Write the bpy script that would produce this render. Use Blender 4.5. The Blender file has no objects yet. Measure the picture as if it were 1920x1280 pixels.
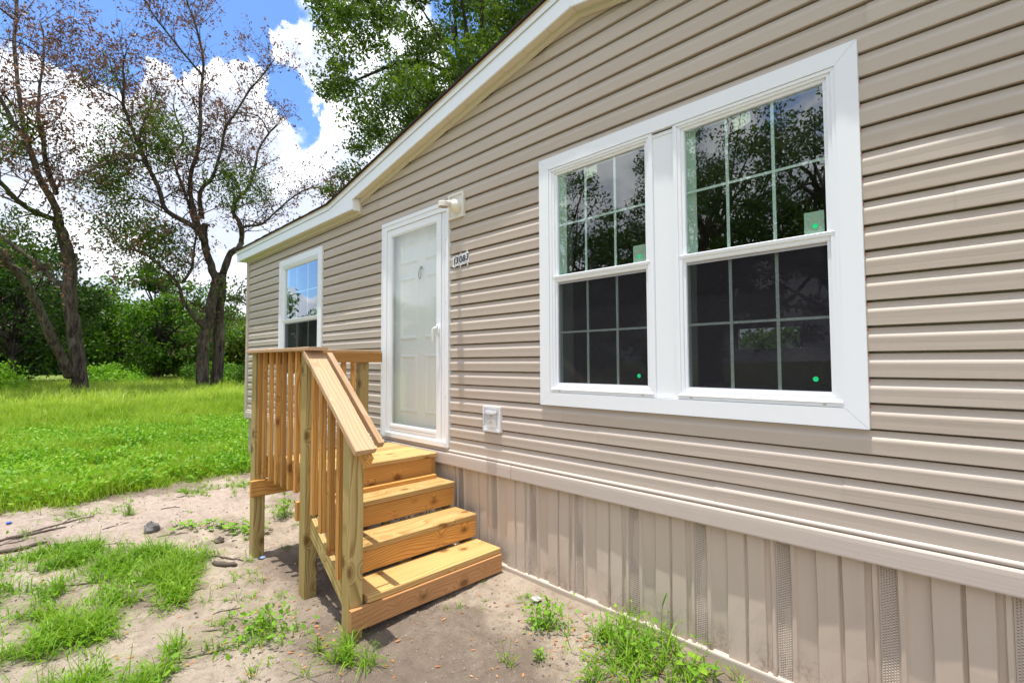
import bpy, math, random
import numpy as np
from mathutils import Vector, Matrix

random.seed(7)
rng = np.random.default_rng(11)
SC = bpy.context.scene
COL = SC.collection

# ------------------------------------------------------------------ camera
CAMP = Vector((0.0, -2.40931, 1.42476))
cd = bpy.data.cameras.new('camera')
cd.sensor_width = 36.0
cd.lens = 925.48 / 1920 * 36
cd.clip_start = 0.05
cd.clip_end = 2000
cam = bpy.data.objects.new('camera', cd)
COL.objects.link(cam)
Rv = Vector((0.70808248, 0.70611582, -0.00443395))
Uv = Vector((0.03237647, -0.02619273, 0.99913248))
Fv = Vector((-0.70538711, 0.70761176, 0.04140815))
M = Matrix(((Rv.x, Uv.x, -Fv.x, CAMP.x), (Rv.y, Uv.y, -Fv.y, CAMP.y), (Rv.z, Uv.z, -Fv.z, CAMP.z), (0, 0, 0, 1)))
cam.matrix_world = M
SC.camera = cam

# ------------------------------------------------------------------ light
SUN = Vector((-0.035, -0.112, 1.0)).normalized()
SUN_STRENGTH = 2.7
SKY_STRENGTH = 0.12
CLOUD = (6.4, 6.5, 6.7)
sl = bpy.data.lights.new('sun', 'SUN')
sl.energy = SUN_STRENGTH
sl.angle = math.radians(0.53)
sl.color = (1.0, 0.95, 0.87)
so = bpy.data.objects.new('sun', sl)
COL.objects.link(so)
so.rotation_euler = SUN.to_track_quat('Z', 'Y').to_euler()
so.location = (0, -5, 30)

W = bpy.data.worlds.new('World')
SC.world = W
W.use_nodes = True
nt = W.node_tree
nt.nodes.clear()


class NB:
    """small node-building helper"""
    def __init__(s, nt): s.nt = nt
    def n(s, t, **kw):
        o = s.nt.nodes.new(t)
        for k, v in kw.items():
            if k.startswith('i_'):
                key = k[2:]
                key = int(key) if key.isdigit() else key.replace('_', ' ')
                s.put(o, key, v)
            else: setattr(o, k, v)
        return o
    def put(s, node, key, v):
        if isinstance(v, bpy.types.NodeSocket): s.nt.links.new(v, node.inputs[key])
        else:
            if isinstance(v, (tuple, list)) and len(v) == 3 and node.inputs[key].type == 'RGBA': v = (*v, 1)
            node.inputs[key].default_value = v
    def math(s, op, a, b=0.0, clamp=False):
        m = s.n('ShaderNodeMath', operation=op, use_clamp=clamp); s.put(m, 0, a); s.put(m, 1, b); return m.outputs[0]
    def mix(s, f, a, b, bt='MIX'):
        m = s.n('ShaderNodeMixRGB', blend_type=bt); s.put(m, 0, f); s.put(m, 1, a); s.put(m, 2, b); return m.outputs[0]
    def ramp(s, v, stops):
        r = s.n('ShaderNodeValToRGB'); s.put(r, 0, v)
        e = r.color_ramp.elements
        while len(e) < len(stops): e.new(0.5)
        for el, (p, c) in zip(e, stops):
            el.position = p; el.color = (*c, 1) if len(c) == 3 else c
        return r.outputs[0]
    def noise(s, vec, scale, detail=4, rough=0.5, dist=0.0, out=0):
        m = s.n('ShaderNodeTexNoise'); s.put(m, 'Vector', vec); m.inputs['Scale'].default_value = scale
        m.inputs['Detail'].default_value = detail; m.inputs['Roughness'].default_value = rough; m.inputs['Distortion'].default_value = dist
        return m.outputs[out]
    def mrange(s, v, a, b, c=0.0, d=1.0, interp='SMOOTHSTEP'):
        m = s.n('ShaderNodeMapRange', interpolation_type=interp); s.put(m, 0, v)
        for i, q in enumerate((a, b, c, d)): m.inputs[i + 1].default_value = q
        return m.outputs[0]
    def mapping(s, vec, scale=(1, 1, 1), loc=(0, 0, 0), rot=(0, 0, 0)):
        m = s.n('ShaderNodeMapping'); s.put(m, 0, vec); m.inputs['Scale'].default_value = scale
        m.inputs['Location'].default_value = loc; m.inputs['Rotation'].default_value = rot
        return m.outputs[0]
    def vmath(s, op, a, b=None, out=0):
        m = s.n('ShaderNodeVectorMath', operation=op); s.put(m, 0, a)
        if b is not None: s.put(m, 1, b)
        return m.outputs[out]


b = NB(nt)
sky = b.n('ShaderNodeTexSky', sky_type='NISHITA', sun_disc=False)
sky.sun_elevation = math.asin(SUN.z)
sky.sun_rotation = math.radians(180)
sky.air_density = 1.0
sky.dust_density = 0.6
sky.ozone_density = 1.6
tc = b.n('ShaderNodeTexCoord')
gen = tc.outputs['Generated']
n1 = b.noise(b.mapping(gen, scale=(1, 1, 1.7), loc=(3.1, 1.7, 0.4)), 2.6, 10, 0.56, 0.25)
n2 = b.noise(b.mapping(gen, scale=(1, 1, 1.4), loc=(0.3, 5.7, 2.4)), 9.0, 6, 0.6, 0.1)
dens = b.math('ADD', b.math('MULTIPLY', n1, 0.85), b.math('MULTIPLY', n2, 0.22))
sepw = b.n('ShaderNodeSeparateXYZ'); b.put(sepw, 0, gen)
dens = b.math('ADD', dens, b.mrange(sepw.outputs[2], 0.20, 0.44, 0.22, 0.0))
nv = b.noise(b.mapping(gen, scale=(1, 1, 1)), 8.0, 7, 0.62, 0.0, 1)
wob = b.vmath('MULTIPLY', b.vmath('SUBTRACT', nv, (0.5, 0.5, 0.5)), (0.17, 0.17, 0.17))
genw = b.vmath('ADD', gen, wob)
def blob(d, rad, amp, soft=0.5):
    """open gap (positive amp) or cumulus head (negative amp) in one direction of the sky"""
    dv = Vector(d).normalized()
    dist = b.vmath('DISTANCE', genw, tuple(dv), out=1)
    return b.math('MULTIPLY', b.mrange(dist, rad * soft, rad, 1.0, 0.0), amp)
for d, rad, amp in (((-0.885, 0.07, 0.50), 0.15, 0.34), ((-0.87, 0.0, 0.53), 0.16, 0.28), ((-0.84, 0.19, 0.56), 0.14, 0.30),
                    ((-0.825, 0.315, 0.45), 0.06, 0.16), ((-0.845, 0.335, 0.40), 0.045, 0.13), ((-0.885, 0.045, 0.42), 0.06, 0.10), ((-0.60, 0.55, 0.60), 0.13, 0.2),
                    ((-0.71, -0.42, 0.30), 0.15, 0.2), ((-0.90, -0.36, 0.27), 0.15, 0.60)):
    dens = b.math('SUBTRACT', dens, blob(d, rad, amp))
for d, rad, amp in (((-0.885, 0.135, 0.425), 0.055, 0.30), ((-0.86, 0.22, 0.44), 0.07, 0.25), ((-0.90, 0.2, 0.34), 0.16, 0.12), ((-0.80, 0.29, 0.50), 0.05, 0.2), ((-0.77, 0.36, 0.49), 0.10, 0.12), ((-0.9, 0.33, 0.22), 0.14, 0.1)):
    dens = b.math('ADD', dens, blob(d, rad, amp, 0.3))
cov = b.mrange(dens, 0.455, 0.565)
shade = b.mrange(dens, 0.50, 0.80, 0.0, 1.0)
n3 = b.noise(b.mapping(gen, scale=(1, 1, 1.5), loc=(7, 2, 1)), 6.5, 7, 0.6)
sh2 = b.mrange(b.math('ADD', n3, b.math('MULTIPLY', b.math('SUBTRACT', 0.72, shade), 0.20)), 0.42, 0.66, 0.0, 1.0)
cl = b.mix(sh2, (CLOUD[0] * 0.50, CLOUD[1] * 0.54, CLOUD[2] * 0.62), CLOUD)
skyc = b.mix(1.0, sky.outputs[0], (0.60, 0.77, 1.0), 'MULTIPLY')
col = b.mix(cov, skyc, cl)
bg = b.n('ShaderNodeBackground'); b.put(bg, 0, col); bg.inputs[1].default_value = SKY_STRENGTH
out = b.n('ShaderNodeOutputWorld'); nt.links.new(bg.outputs[0], out.inputs[0])

vs = SC.view_settings
vs.view_transform = 'Standard'
vs.look = 'None'
vs.exposure = 1.22
vs.gamma = 1.0
vs.use_curve_mapping = False
SC.render.film_transparent = False
SC.cycles.max_bounces = 10
SC.cycles.transparent_max_bounces = 12

# ------------------------------------------------------------------ materials
def mat(name):
    m = bpy.data.materials.new(name); m.use_nodes = True
    m.node_tree.nodes.clear()
    bb = NB(m.node_tree)
    o = bb.n('ShaderNodeOutputMaterial')
    return m, bb, o

def principled(bb, o, color, rough=0.5, bump=None, bstr=0.2, bdist=0.01, spec=0.5, **kw):
    p = bb.n('ShaderNodeBsdfPrincipled')
    bb.put(p, 'Base Color', color); bb.put(p, 'Roughness', rough); p.inputs['Specular IOR Level'].default_value = spec
    for k, v in kw.items(): bb.put(p, k.replace('_', ' '), v)
    if bump is not None:
        bn = bb.n('ShaderNodeBump'); bb.put(bn, 'Height', bump); bn.inputs['Strength'].default_value = bstr; bn.inputs['Distance'].default_value = bdist
        bb.nt.links.new(bn.outputs[0], p.inputs['Normal'])
    bb.nt.links.new(p.outputs[0], o.inputs[0])
    return p

def plain(name, color, rough=0.5, var=0.05, scale=6, bstr=0.1, spec=0.5, metal=0.0):
    m, bb, o = mat(name)
    t = bb.n('ShaderNodeTexCoord').outputs['Object']
    n = bb.noise(t, scale, 5, 0.6)
    c = bb.mix(n, tuple(x * (1 - var) for x in color), tuple(min(1, x * (1 + var)) for x in color))
    fine = bb.noise(t, scale * 40, 3, 0.6)
    principled(bb, o, c, rough, fine, bstr, 0.001, spec, Metallic=metal)
    return m

def siding_mat(name, color, vertical=False, dirt=False):
    m, bb, o = mat(name)
    g = bb.n('ShaderNodeNewGeometry').outputs['Position']
    st = (1.2, 90, 90) if not vertical else (60, 60, 1.2)
    grain = bb.noise(bb.mapping(g, scale=st), 1.0, 6, 0.65, 0.4)
    big = bb.noise(g, 1.3, 4, 0.55)
    c = bb.mix(big, tuple(x * 0.94 for x in color), tuple(x * 1.05 for x in color))
    c = bb.mix(bb.math('MULTIPLY', grain, 0.38), c, tuple(x * 0.74 for x in color))
    rn = bb.n('ShaderNodeObjectInfo').outputs['Random']
    c = bb.mix(1.0, c, bb.ramp(rn, [(0.0, (0.955, 0.95, 0.94)), (1.0, (1.03, 1.035, 1.045))]), 'MULTIPLY')
    if dirt:
        sep = bb.n('ShaderNodeSeparateXYZ'); bb.put(sep, 0, g)
        hgt = bb.mrange(sep.outputs[2], 0.03, 0.24, 1.0, 0.0)
        spl = bb.noise(bb.mapping(g, scale=(3, 3, 1.2)), 3.0, 6, 0.7)
        spk = bb.noise(g, 60, 4, 0.7)
        mask = bb.math('MULTIPLY', hgt, bb.mrange(bb.math('ADD', spl, bb.math('MULTIPLY', spk, 0.55)), 0.70, 1.0))
        c = bb.mix(bb.math('MULTIPLY', mask, 0.75), c, (0.21, 0.155, 0.115))
    principled(bb, o, c, 0.55, grain, 0.35 if not dirt else 0.05, 0.002, 0.35)
    return m

def wood_mat(name, light, dark, knots=True, rings=7.0, knotc=(0.16, 0.06, 0.018), var=0.2):
    """sawn pine: growth rings cut lengthways by the board, pores and a few knots"""
    m, bb, o = mat(name)
    t = bb.n('ShaderNodeTexCoord').outputs['Object']
    rnd = bb.n('ShaderNodeObjectInfo').outputs['Random']
    off = bb.n('ShaderNodeCombineXYZ')
    bb.put(off, 0, bb.math('MULTIPLY', rnd, 37.0)); bb.put(off, 1, bb.math('MULTIPLY', rnd, 0.35)); bb.put(off, 2, bb.math('MULTIPLY', bb.math('FRACT', bb.math('MULTIPLY', rnd, 7.3)), 0.25))
    v = bb.vmath('ADD', t, off.outputs[0])
    # knots bend the grain
    vo = bb.n('ShaderNodeTexVoronoi', voronoi_dimensions='3D'); bb.put(vo, 'Vector', bb.mapping(v, scale=(1.0, 1.5, 1.5))); vo.inputs['Scale'].default_value = 5.0
    kd = vo.outputs['Distance']
    bend = bb.math('MULTIPLY', bb.mrange(kd, 0.05, 0.42, 1.0, 0.0), 0.035 if knots else 0.0)
    slow = bb.noise(bb.mapping(v, scale=(1.1, 4, 4)), 1.0, 2, 0.5, out=1)
    dv = bb.vmath('MULTIPLY', bb.vmath('SUBTRACT', slow, (0.5, 0.5, 0.5)), (0.0, 0.10, 0.10))
    v2 = bb.vmath('ADD', bb.mapping(v, scale=(0.035, 1, 1), loc=(0, 0.02, 0.10)), dv)
    sep = bb.n('ShaderNodeSeparateXYZ'); bb.put(sep, 0, v2)
    r2 = bb.math('ADD', bb.math('MULTIPLY', sep.outputs[1], sep.outputs[1]), bb.math('MULTIPLY', sep.outputs[2], sep.outputs[2]))
    r = bb.math('ADD', bb.math('SQRT', bb.math('ADD', r2, bb.math('MULTIPLY', sep.outputs[0], 0.02))), bend)
    fr = bb.math('FRACT', bb.math('MULTIPLY', r, rings * 14.0))
    ring = bb.ramp(fr, [(0.0, (0, 0, 0)), (0.55, (0.30, 0.30, 0.30)), (0.85, (1, 1, 1)), (0.97, (0.85, 0.85, 0.85)), (1.0, (0, 0, 0))])
    pores = bb.noise(bb.mapping(v, scale=(3, 160, 160)), 1.0, 4, 0.6)
    blot = bb.noise(bb.mapping(v, scale=(1.3, 5, 5)), 1.0, 4, 0.6)
    c = bb.mix(bb.math('MULTIPLY', ring, 0.82), light, dark)
    c = bb.mix(bb.math('MULTIPLY', bb.mrange(pores, 0.45, 0.75), 0.35), c, tuple(x * 0.72 for x in dark))
    c = bb.mix(bb.math('MULTIPLY', bb.mrange(blot, 0.35, 0.75), 0.35), c, tuple(x * 0.9 for x in dark))
    tone = bb.mrange(rnd, 0.0, 1.0, 1.0 - var, 1.0 + var * 0.6, 'LINEAR')
    tn = bb.n('ShaderNodeCombineXYZ'); bb.put(tn, 0, tone); bb.put(tn, 1, tone); bb.put(tn, 2, bb.math('MULTIPLY', tone, 0.96))
    c = bb.mix(1.0, c, tn.outputs[0], 'MULTIPLY')
    if knots:
        kk = bb.math('ADD', kd, bb.math('MULTIPLY', bb.noise(v, 40, 3, 0.6), 0.05))
        c = bb.mix(bb.mrange(kk, 0.13, 0.20, 0.95, 0.0), c, knotc)
        c = bb.mix(bb.mrange(kk, 0.18, 0.32, 0.5, 0.0), c, tuple(x * 0.7 for x in dark))
    h = bb.math('ADD', bb.math('MULTIPLY', ring, 0.5), pores)
    principled(bb, o, c, bb.mrange(pores, 0.3, 0.7, 0.5, 0.72), h, 0.35, 0.0012, 0.35)
    return m

def leaf_mat(name, c1, c2, c3=None, trans=0.35, rough=0.5, tc=None):
    m, bb, o = mat(name)
    rnd = bb.n('ShaderNodeNewGeometry').outputs['Random Per Island']
    pos = bb.n('ShaderNodeNewGeometry').outputs['Position']
    pn = bb.noise(pos, 0.55, 3, 0.6)
    f = bb.math('ADD', bb.math('MULTIPLY', rnd, 0.7), bb.math('MULTIPLY', bb.math('SUBTRACT', pn, 0.35), 0.9), clamp=True)
    c = bb.ramp(f, [(0.0, c1), (0.6, c2), (1.0, c3 or c2)])
    d = bb.n('ShaderNodeBsdfPrincipled'); bb.put(d, 'Base Color', c); d.inputs['Roughness'].default_value = rough; d.inputs['Specular IOR Level'].default_value = 0.3
    tr = bb.n('ShaderNodeBsdfTranslucent'); bb.put(tr, 0, bb.mix(1.0, c, tc or (1.15, 1.25, 0.55), 'MULTIPLY'))
    mx = bb.n('ShaderNodeMixShader'); mx.inputs[0].default_value = trans
    bb.nt.links.new(d.outputs[0], mx.inputs[1]); bb.nt.links.new(tr.outputs[0], mx.inputs[2]); bb.nt.links.new(mx.outputs[0], o.inputs[0])
    return m

def glass_mat(name, tint, k=1.9, ior=1.5, base=0.0, wob=0.0, haze=0.0):
    m, bb, o = mat(name)
    ge = bb.n('ShaderNodeNewGeometry')
    cs = bb.math('ABSOLUTE', bb.vmath('DOT_PRODUCT', ge.outputs['Normal'], ge.outputs['Incoming'], out=1))
    f0 = ((ior - 1) / (ior + 1)) ** 2
    sch = bb.math('ADD', bb.math('MULTIPLY', bb.math('POWER', bb.math('SUBTRACT', 1.0, cs), 5.0), 1 - f0), f0)
    fac = bb.math('ADD', bb.math('MULTIPLY', sch, k), base, clamp=True)
    tr = bb.n('ShaderNodeBsdfTransparent'); bb.put(tr, 0, tint)
    gl = bb.n('ShaderNodeBsdfGlossy'); gl.inputs['Roughness'].default_value = 0.0
    bb.put(gl, 0, (0.97, 0.99, 1.0))
    if wob:
        g = bb.n('ShaderNodeNewGeometry').outputs['Position']
        bn = bb.n('ShaderNodeBump'); bb.put(bn, 'Height', bb.noise(g, 2.2, 2, 0.4)); bn.inputs['Strength'].default_value = wob; bn.inputs['Distance'].default_value = 0.01
        bb.nt.links.new(bn.outputs[0], gl.inputs['Normal'])
    mx = bb.n('ShaderNodeMixShader'); bb.put(mx, 0, fac)
    bb.nt.links.new(tr.outputs[0], mx.inputs[1]); bb.nt.links.new(gl.outputs[0], mx.inputs[2]); bb.nt.links.new(mx.outputs[0], o.inputs[0])
    if haze:  # painted haze: white diffuse laid over the glass to whiten the view through it
        df = bb.n('ShaderNodeBsdfDiffuse'); bb.put(df, 0, (0.85, 0.87, 0.86))
        m2 = bb.n('ShaderNodeMixShader'); m2.inputs[0].default_value = haze
        bb.nt.links.new(mx.outputs[0], m2.inputs[1]); bb.nt.links.new(df.outputs[0], m2.inputs[2]); bb.nt.links.new(m2.outputs[0], o.inputs[0])
    return m

def screen_mat():
    m, bb, o = mat('insect_screen')
    tr = bb.n('ShaderNodeBsdfTransparent')
    d = bb.n('ShaderNodeBsdfDiffuse'); bb.put(d, 0, (0.035, 0.033, 0.04))
    g = bb.n('ShaderNodeNewGeometry').outputs['Position']
    w = bb.noise(bb.mapping(g, scale=(30, 1, 600)), 1.0, 2, 0.5)
    mx = bb.n('ShaderNodeMixShader'); bb.put(mx, 0, bb.mrange(w, 0.3, 0.7, 0.44, 0.56))
    bb.nt.links.new(tr.outputs[0], mx.inputs[1]); bb.nt.links.new(d.outputs[0], mx.inputs[2]); bb.nt.links.new(mx.outputs[0], o.inputs[0])
    return m

def soil_mat():
    m, bb, o = mat('sandy_soil')
    g = bb.n('ShaderNodeNewGeometry').outputs['Position']
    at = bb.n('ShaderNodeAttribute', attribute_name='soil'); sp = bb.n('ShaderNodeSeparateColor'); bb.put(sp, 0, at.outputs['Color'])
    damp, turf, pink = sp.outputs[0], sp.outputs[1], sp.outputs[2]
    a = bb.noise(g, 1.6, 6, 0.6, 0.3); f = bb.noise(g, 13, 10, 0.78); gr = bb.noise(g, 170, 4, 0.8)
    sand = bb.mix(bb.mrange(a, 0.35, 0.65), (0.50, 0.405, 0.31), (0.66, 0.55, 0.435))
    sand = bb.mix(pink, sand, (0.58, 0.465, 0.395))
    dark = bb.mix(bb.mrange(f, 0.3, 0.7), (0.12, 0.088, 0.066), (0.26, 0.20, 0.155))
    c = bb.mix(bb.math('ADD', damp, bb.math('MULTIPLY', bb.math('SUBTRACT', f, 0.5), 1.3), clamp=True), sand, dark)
    c = bb.mix(bb.math('MULTIPLY', bb.mrange(f, 0.42, 0.66), 0.45), c, bb.mix(0.6, c, (0.13, 0.09, 0.065)))
    c = bb.mix(bb.math('MULTIPLY', bb.mrange(gr, 0.50, 0.72), 0.45), c, (0.12, 0.09, 0.07))
    c = bb.mix(bb.math('MULTIPLY', bb.mrange(gr, 0.36, 0.26), 0.5), c, (0.66, 0.58, 0.47))
    c = bb.mix(turf, c, (0.15, 0.20, 0.04))
    h = bb.math('ADD', bb.math('MULTIPLY', f, 1.2), bb.math('MULTIPLY', gr, 0.35))
    principled(bb, o, c, 0.9, h, 1.0, 0.035, 0.15)
    return m

def bark_mat(name, c1, c2, sc=1.0):
    m, bb, o = mat(name)
    g = bb.n('ShaderNodeNewGeometry').outputs['Position']
    n = bb.noise(bb.mapping(g, scale=(9 * sc, 9 * sc, 1.8 * sc)), 1.0, 7, 0.7, 0.6)
    l = bb.noise(g, 1.4, 4, 0.6)
    c = bb.mix(bb.mrange(n, 0.35, 0.65), c1, c2)
    c = bb.mix(bb.mrange(l, 0.55, 0.72, 0, 0.5), c, (0.20, 0.20, 0.15))
    principled(bb, o, c, 0.9, n, 0.9, 0.05, 0.15)
    return m

SID = (0.54, 0.465, 0.395)
M_side = siding_mat('taupe_vinyl_siding', SID)
M_skirt = siding_mat('taupe_vinyl_skirting', (0.57, 0.48, 0.395), True, True)
M_band = siding_mat('taupe_vinyl_band', (0.56, 0.49, 0.435))
M_white = plain('white_vinyl', (0.83, 0.86, 0.90), 0.35, 0.015, 3, 0.03)
M_whitew = plain('white_metal_fascia', (0.87, 0.91, 0.97), 0.42, 0.02, 3, 0.05)
M_cream = plain('cream_soffit', (0.66, 0.61, 0.49), 0.5, 0.03, 3, 0.05)
M_seam = plain('dark_seam', (0.03, 0.028, 0.025), 0.9)
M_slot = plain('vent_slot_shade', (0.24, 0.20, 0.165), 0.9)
M_door = plain('white_door_paint', (0.88, 0.89, 0.87), 0.4, 0.02, 3, 0.03)
M_shing = plain('dark_shingle', (0.035, 0.03, 0.03), 0.95, 0.3, 30, 0.6, 0.1)
M_drip = plain('brown_drip_edge', (0.30, 0.10, 0.05), 0.5)
M_grille = plain('pale_grille', (0.88, 0.90, 0.88), 0.4, 0.02)
M_sframe = plain('grey_screen_frame', (0.42, 0.42, 0.45), 0.45, 0.03)
M_inside = plain('interior_paint', (0.34, 0.36, 0.31), 0.8, 0.04)
M_floor = plain('interior_floor', (0.20, 0.16, 0.13), 0.5)
M_pine = wood_mat('pine_board', (0.67, 0.37, 0.11), (0.36, 0.14, 0.026), var=0.3)
M_pinel = wood_mat('pale_pine_cap', (0.55, 0.375, 0.24), (0.42, 0.25, 0.13), rings=5)
M_tread = wood_mat('treated_tread', (0.66, 0.44, 0.19), (0.39, 0.21, 0.055), rings=6, var=0.25)
M_post = wood_mat('treated_post', (0.54, 0.42, 0.18), (0.24, 0.145, 0.04), rings=6)
M_red = wood_mat('reddish_riser', (0.53, 0.29, 0.135), (0.36, 0.165, 0.06), rings=5)
M_glass = glass_mat('window_glass', (0.76, 0.88, 0.83), 3.3, 1.5, 0.04, 0.05)
M_glass2 = glass_mat('lower_window_glass', (0.84, 0.93, 0.89), 1.3, 1.5, 0.0, 0.05)
M_dglass = glass_mat('storm_glass', (0.94, 0.98, 0.98), 1.7, 1.5, 0.04, 0.04, 0.15)
M_clear = glass_mat('clear_plastic', (0.93, 0.93, 0.93), 2.0, 1.45, 0.05)
M_screen = screen_mat()
M_soil = soil_mat()
M_green_dot = plain('green_sticker', (0.0, 0.62, 0.20), 0.5)
M_label = plain('pale_label', (0.62, 0.70, 0.60), 0.6)
M_tape = plain('cream_tape', (0.75, 0.72, 0.58), 0.6)
M_brass = plain('aged_brass', (0.25, 0.19, 0.10), 0.3, 0.1, metal=1.0)
M_num = plain('black_digit', (0.012, 0.012, 0.02), 0.4)
M_plate = plain('white_plate', (0.78, 0.79, 0.82), 0.4)
M_lampw = plain('ivory_plastic', (0.76, 0.73, 0.66), 0.4)
M_lens = plain('tan_lens', (0.45, 0.33, 0.20), 0.35)
M_conc = plain('pale_outlet', (0.72, 0.72, 0.70), 0.4)
M_bark = bark_mat('oak_bark', (0.030, 0.022, 0.018), (0.15, 0.115, 0.09))
M_barkd = bark_mat('dark_bark', (0.02, 0.016, 0.013), (0.075, 0.06, 0.048))
M_lawn = leaf_mat('lawn_blades', (0.13, 0.25, 0.012), (0.29, 0.42, 0.025), (0.47, 0.54, 0.11), 0.42)
M_lawnf = leaf_mat('far_lawn_blades', (0.22, 0.36, 0.03), (0.40, 0.52, 0.07), (0.55, 0.60, 0.18), 0.45)
M_tuft = leaf_mat('tuft_blades', (0.10, 0.22, 0.012), (0.20, 0.36, 0.02), (0.34, 0.46, 0.05), 0.38)
M_broad = leaf_mat('weed_leaves', (0.11, 0.28, 0.02), (0.22, 0.43, 0.03), (0.36, 0.50, 0.05), 0.40)
M_oak = leaf_mat('oak_leaves', (0.045, 0.085, 0.014), (0.12, 0.18, 0.022), (0.24, 0.29, 0.04), 0.42)
M_oakd = leaf_mat('dense_leaves', (0.03, 0.075, 0.012), (0.085, 0.18, 0.022), (0.20, 0.33, 0.04), 0.42)
M_oakr = leaf_mat('roof_oak_leaves', (0.03, 0.065, 0.010), (0.085, 0.145, 0.018), (0.20, 0.26, 0.035), 0.40)
M_oakdk = leaf_mat('shady_leaves', (0.014, 0.038, 0.008), (0.045, 0.10, 0.014), (0.12, 0.20, 0.025), 0.35)
M_bush = leaf_mat('bush_leaves', (0.03, 0.085, 0.009), (0.09, 0.19, 0.016), (0.22, 0.35, 0.035), 0.42)
M_dry = leaf_mat('dry_leaves', (0.08, 0.045, 0.04), (0.18, 0.10, 0.075), (0.32, 0.16, 0.08), 0.35, tc=(1.2, 0.95, 0.7))
M_litter = leaf_mat('fallen_leaf', (0.30, 0.13, 0.05), (0.55, 0.23, 0.08), (0.60, 0.38, 0.2), 0.1, tc=(1, 1, 1))
M_twig = plain('grey_twig', (0.10, 0.075, 0.06), 0.9, 0.3)
M_peb = plain('pebble', (0.62, 0.56, 0.48), 0.8, 0.3, 20)
M_rock = plain('grey_clod', (0.15, 0.14, 0.14), 0.95, 0.4, 30, 0.6)
M_lump = plain('soil_lump', (0.24, 0.18, 0.14), 0.95, 0.3, 20)
M_blue = plain('blue_plastic', (0.02, 0.10, 0.55), 0.4)
M_pink = plain('red_foam_tape', (0.62, 0.10, 0.07), 0.7)
M_nail = plain('nail_head', (0.55, 0.54, 0.52), 0.35, metal=0.8)
M_siding2 = plain('far_brick', (0.40, 0.20, 0.14), 0.8)

# ------------------------------------------------------------------ mesh helpers
class MB:
    def __init__(s): s.v = []; s.f = []
    def add(s, vs, fs):
        o = len(s.v); s.v += [tuple(q) for q in vs]; s.f += [tuple(i + o for i in f) for f in fs]
        return s
    def box(s, x0, x1, y0, y1, z0, z1):
        return s.add([(x0, y0, z0), (x1, y0, z0), (x1, y1, z0), (x0, y1, z0), (x0, y0, z1), (x1, y0, z1), (x1, y1, z1), (x0, y1, z1)],
                     [(0, 3, 2, 1), (4, 5, 6, 7), (0, 1, 5, 4), (1, 2, 6, 5), (2, 3, 7, 6), (3, 0, 4, 7)])
    def prism(s, pts, y0, y1):
        """outline in x,z extruded along y"""
        n = len(pts)
        vs = [(x, y0, z) for x, z in pts] + [(x, y1, z) for x, z in pts]
        fs = [tuple(range(n)), tuple(range(2 * n - 1, n - 1, -1))] + [(i, i + n, (i + 1) % n + n, (i + 1) % n) for i in range(n)]
        return s.add(vs, fs)
    def xprism(s, prof, x0, x1, closed=False):
        """profile in y,z extruded along x"""
        n = len(prof)
        vs = [(x0, y, z) for y, z in prof] + [(x1, y, z) for y, z in prof]
        fs = [(i, (i + 1) % n, (i + 1) % n + n, i + n) for i in range(n if closed else n - 1)]
        if closed: fs += [tuple(range(n))[::-1], tuple(range(n, 2 * n))]
        return s.add(vs, fs)
    def tube(s, pts, rad, n=7, cap=True):
        P = [Vector(p) for p in pts]
        rings = []
        up = Vector((0, 0, 1))
        prev = None
        for i, p in enumerate(P):
            d = (P[min(i + 1, len(P) - 1)] - P[max(i - 1, 0)])
            if d.length < 1e-7: d = Vector((0, 0, 1))
            d.normalize()
            if prev is None:
                a = d.cross(up)
                if a.length < 0.1: a = d.cross(Vector((1, 0, 0)))
            else: a = prev - d * prev.dot(d)
            if a.length < 1e-5: a = d.cross(Vector((1, 0.2, 0)))
            a.normalize(); prev = a
            c = d.cross(a)
            r = rad[i] if hasattr(rad, '__len__') else rad
            rings.append([p + (a * math.cos(2 * math.pi * k / n) + c * math.sin(2 * math.pi * k / n)) * r for k in range(n)])
        vs = [q for R_ in rings for q in R_]
        fs = []
        for i in range(len(P) - 1):
            for k in range(n):
                fs.append((i * n + k, i * n + (k + 1) % n, (i + 1) * n + (k + 1) % n, (i + 1) * n + k))
        if cap: fs += [tuple(range(n))[::-1], tuple(range((len(P) - 1) * n, len(P) * n))]
        return s.add(vs, fs)
    def lathe(s, prof, centre, axis='Z', n=20, a0=0, a1=2 * math.pi):
        full = abs(a1 - a0 - 2 * math.pi) < 1e-6
        m = n if full else n + 1
        vs = []
        for r, h in prof:
            for k in range(m):
                t = a0 + (a1 - a0) * k / n
                q = (r * math.cos(t), r * math.sin(t), h)
                if axis == 'Y': q = (q[0], -q[2], q[1])
                vs.append((q[0] + centre[0], q[1] + centre[1], q[2] + centre[2]))
        fs = []
        for i in range(len(prof) - 1):
            for k in range(n):
                k2 = (k + 1) % m
                fs.append((i * m + k, i * m + k2, (i + 1) * m + k2, (i + 1) * m + k))
        return s.add(vs, fs)
    def build(s, name, material, parent=None, smooth=False, loc=None):
        me = bpy.data.meshes.new(name)
        me.from_pydata(s.v, [], s.f)
        me.materials.append(material)
        if smooth: me.polygons.foreach_set('use_smooth', [True] * len(me.polygons))
        me.update()
        return link(name, me, parent, loc)

def link(name, me, parent=None, loc=None, matrix=None):
    o = bpy.data.objects.new(name, me)
    COL.objects.link(o)
    if loc is not None: o.location = loc
    if matrix is not None: o.matrix_local = matrix
    if parent is not None: o.parent = parent
    return o

def tag(o, label, cat, group=None, kind=None):
    o['label'] = label; o['category'] = cat
    if group: o['group'] = group
    if kind: o['kind'] = kind
    return o

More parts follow.
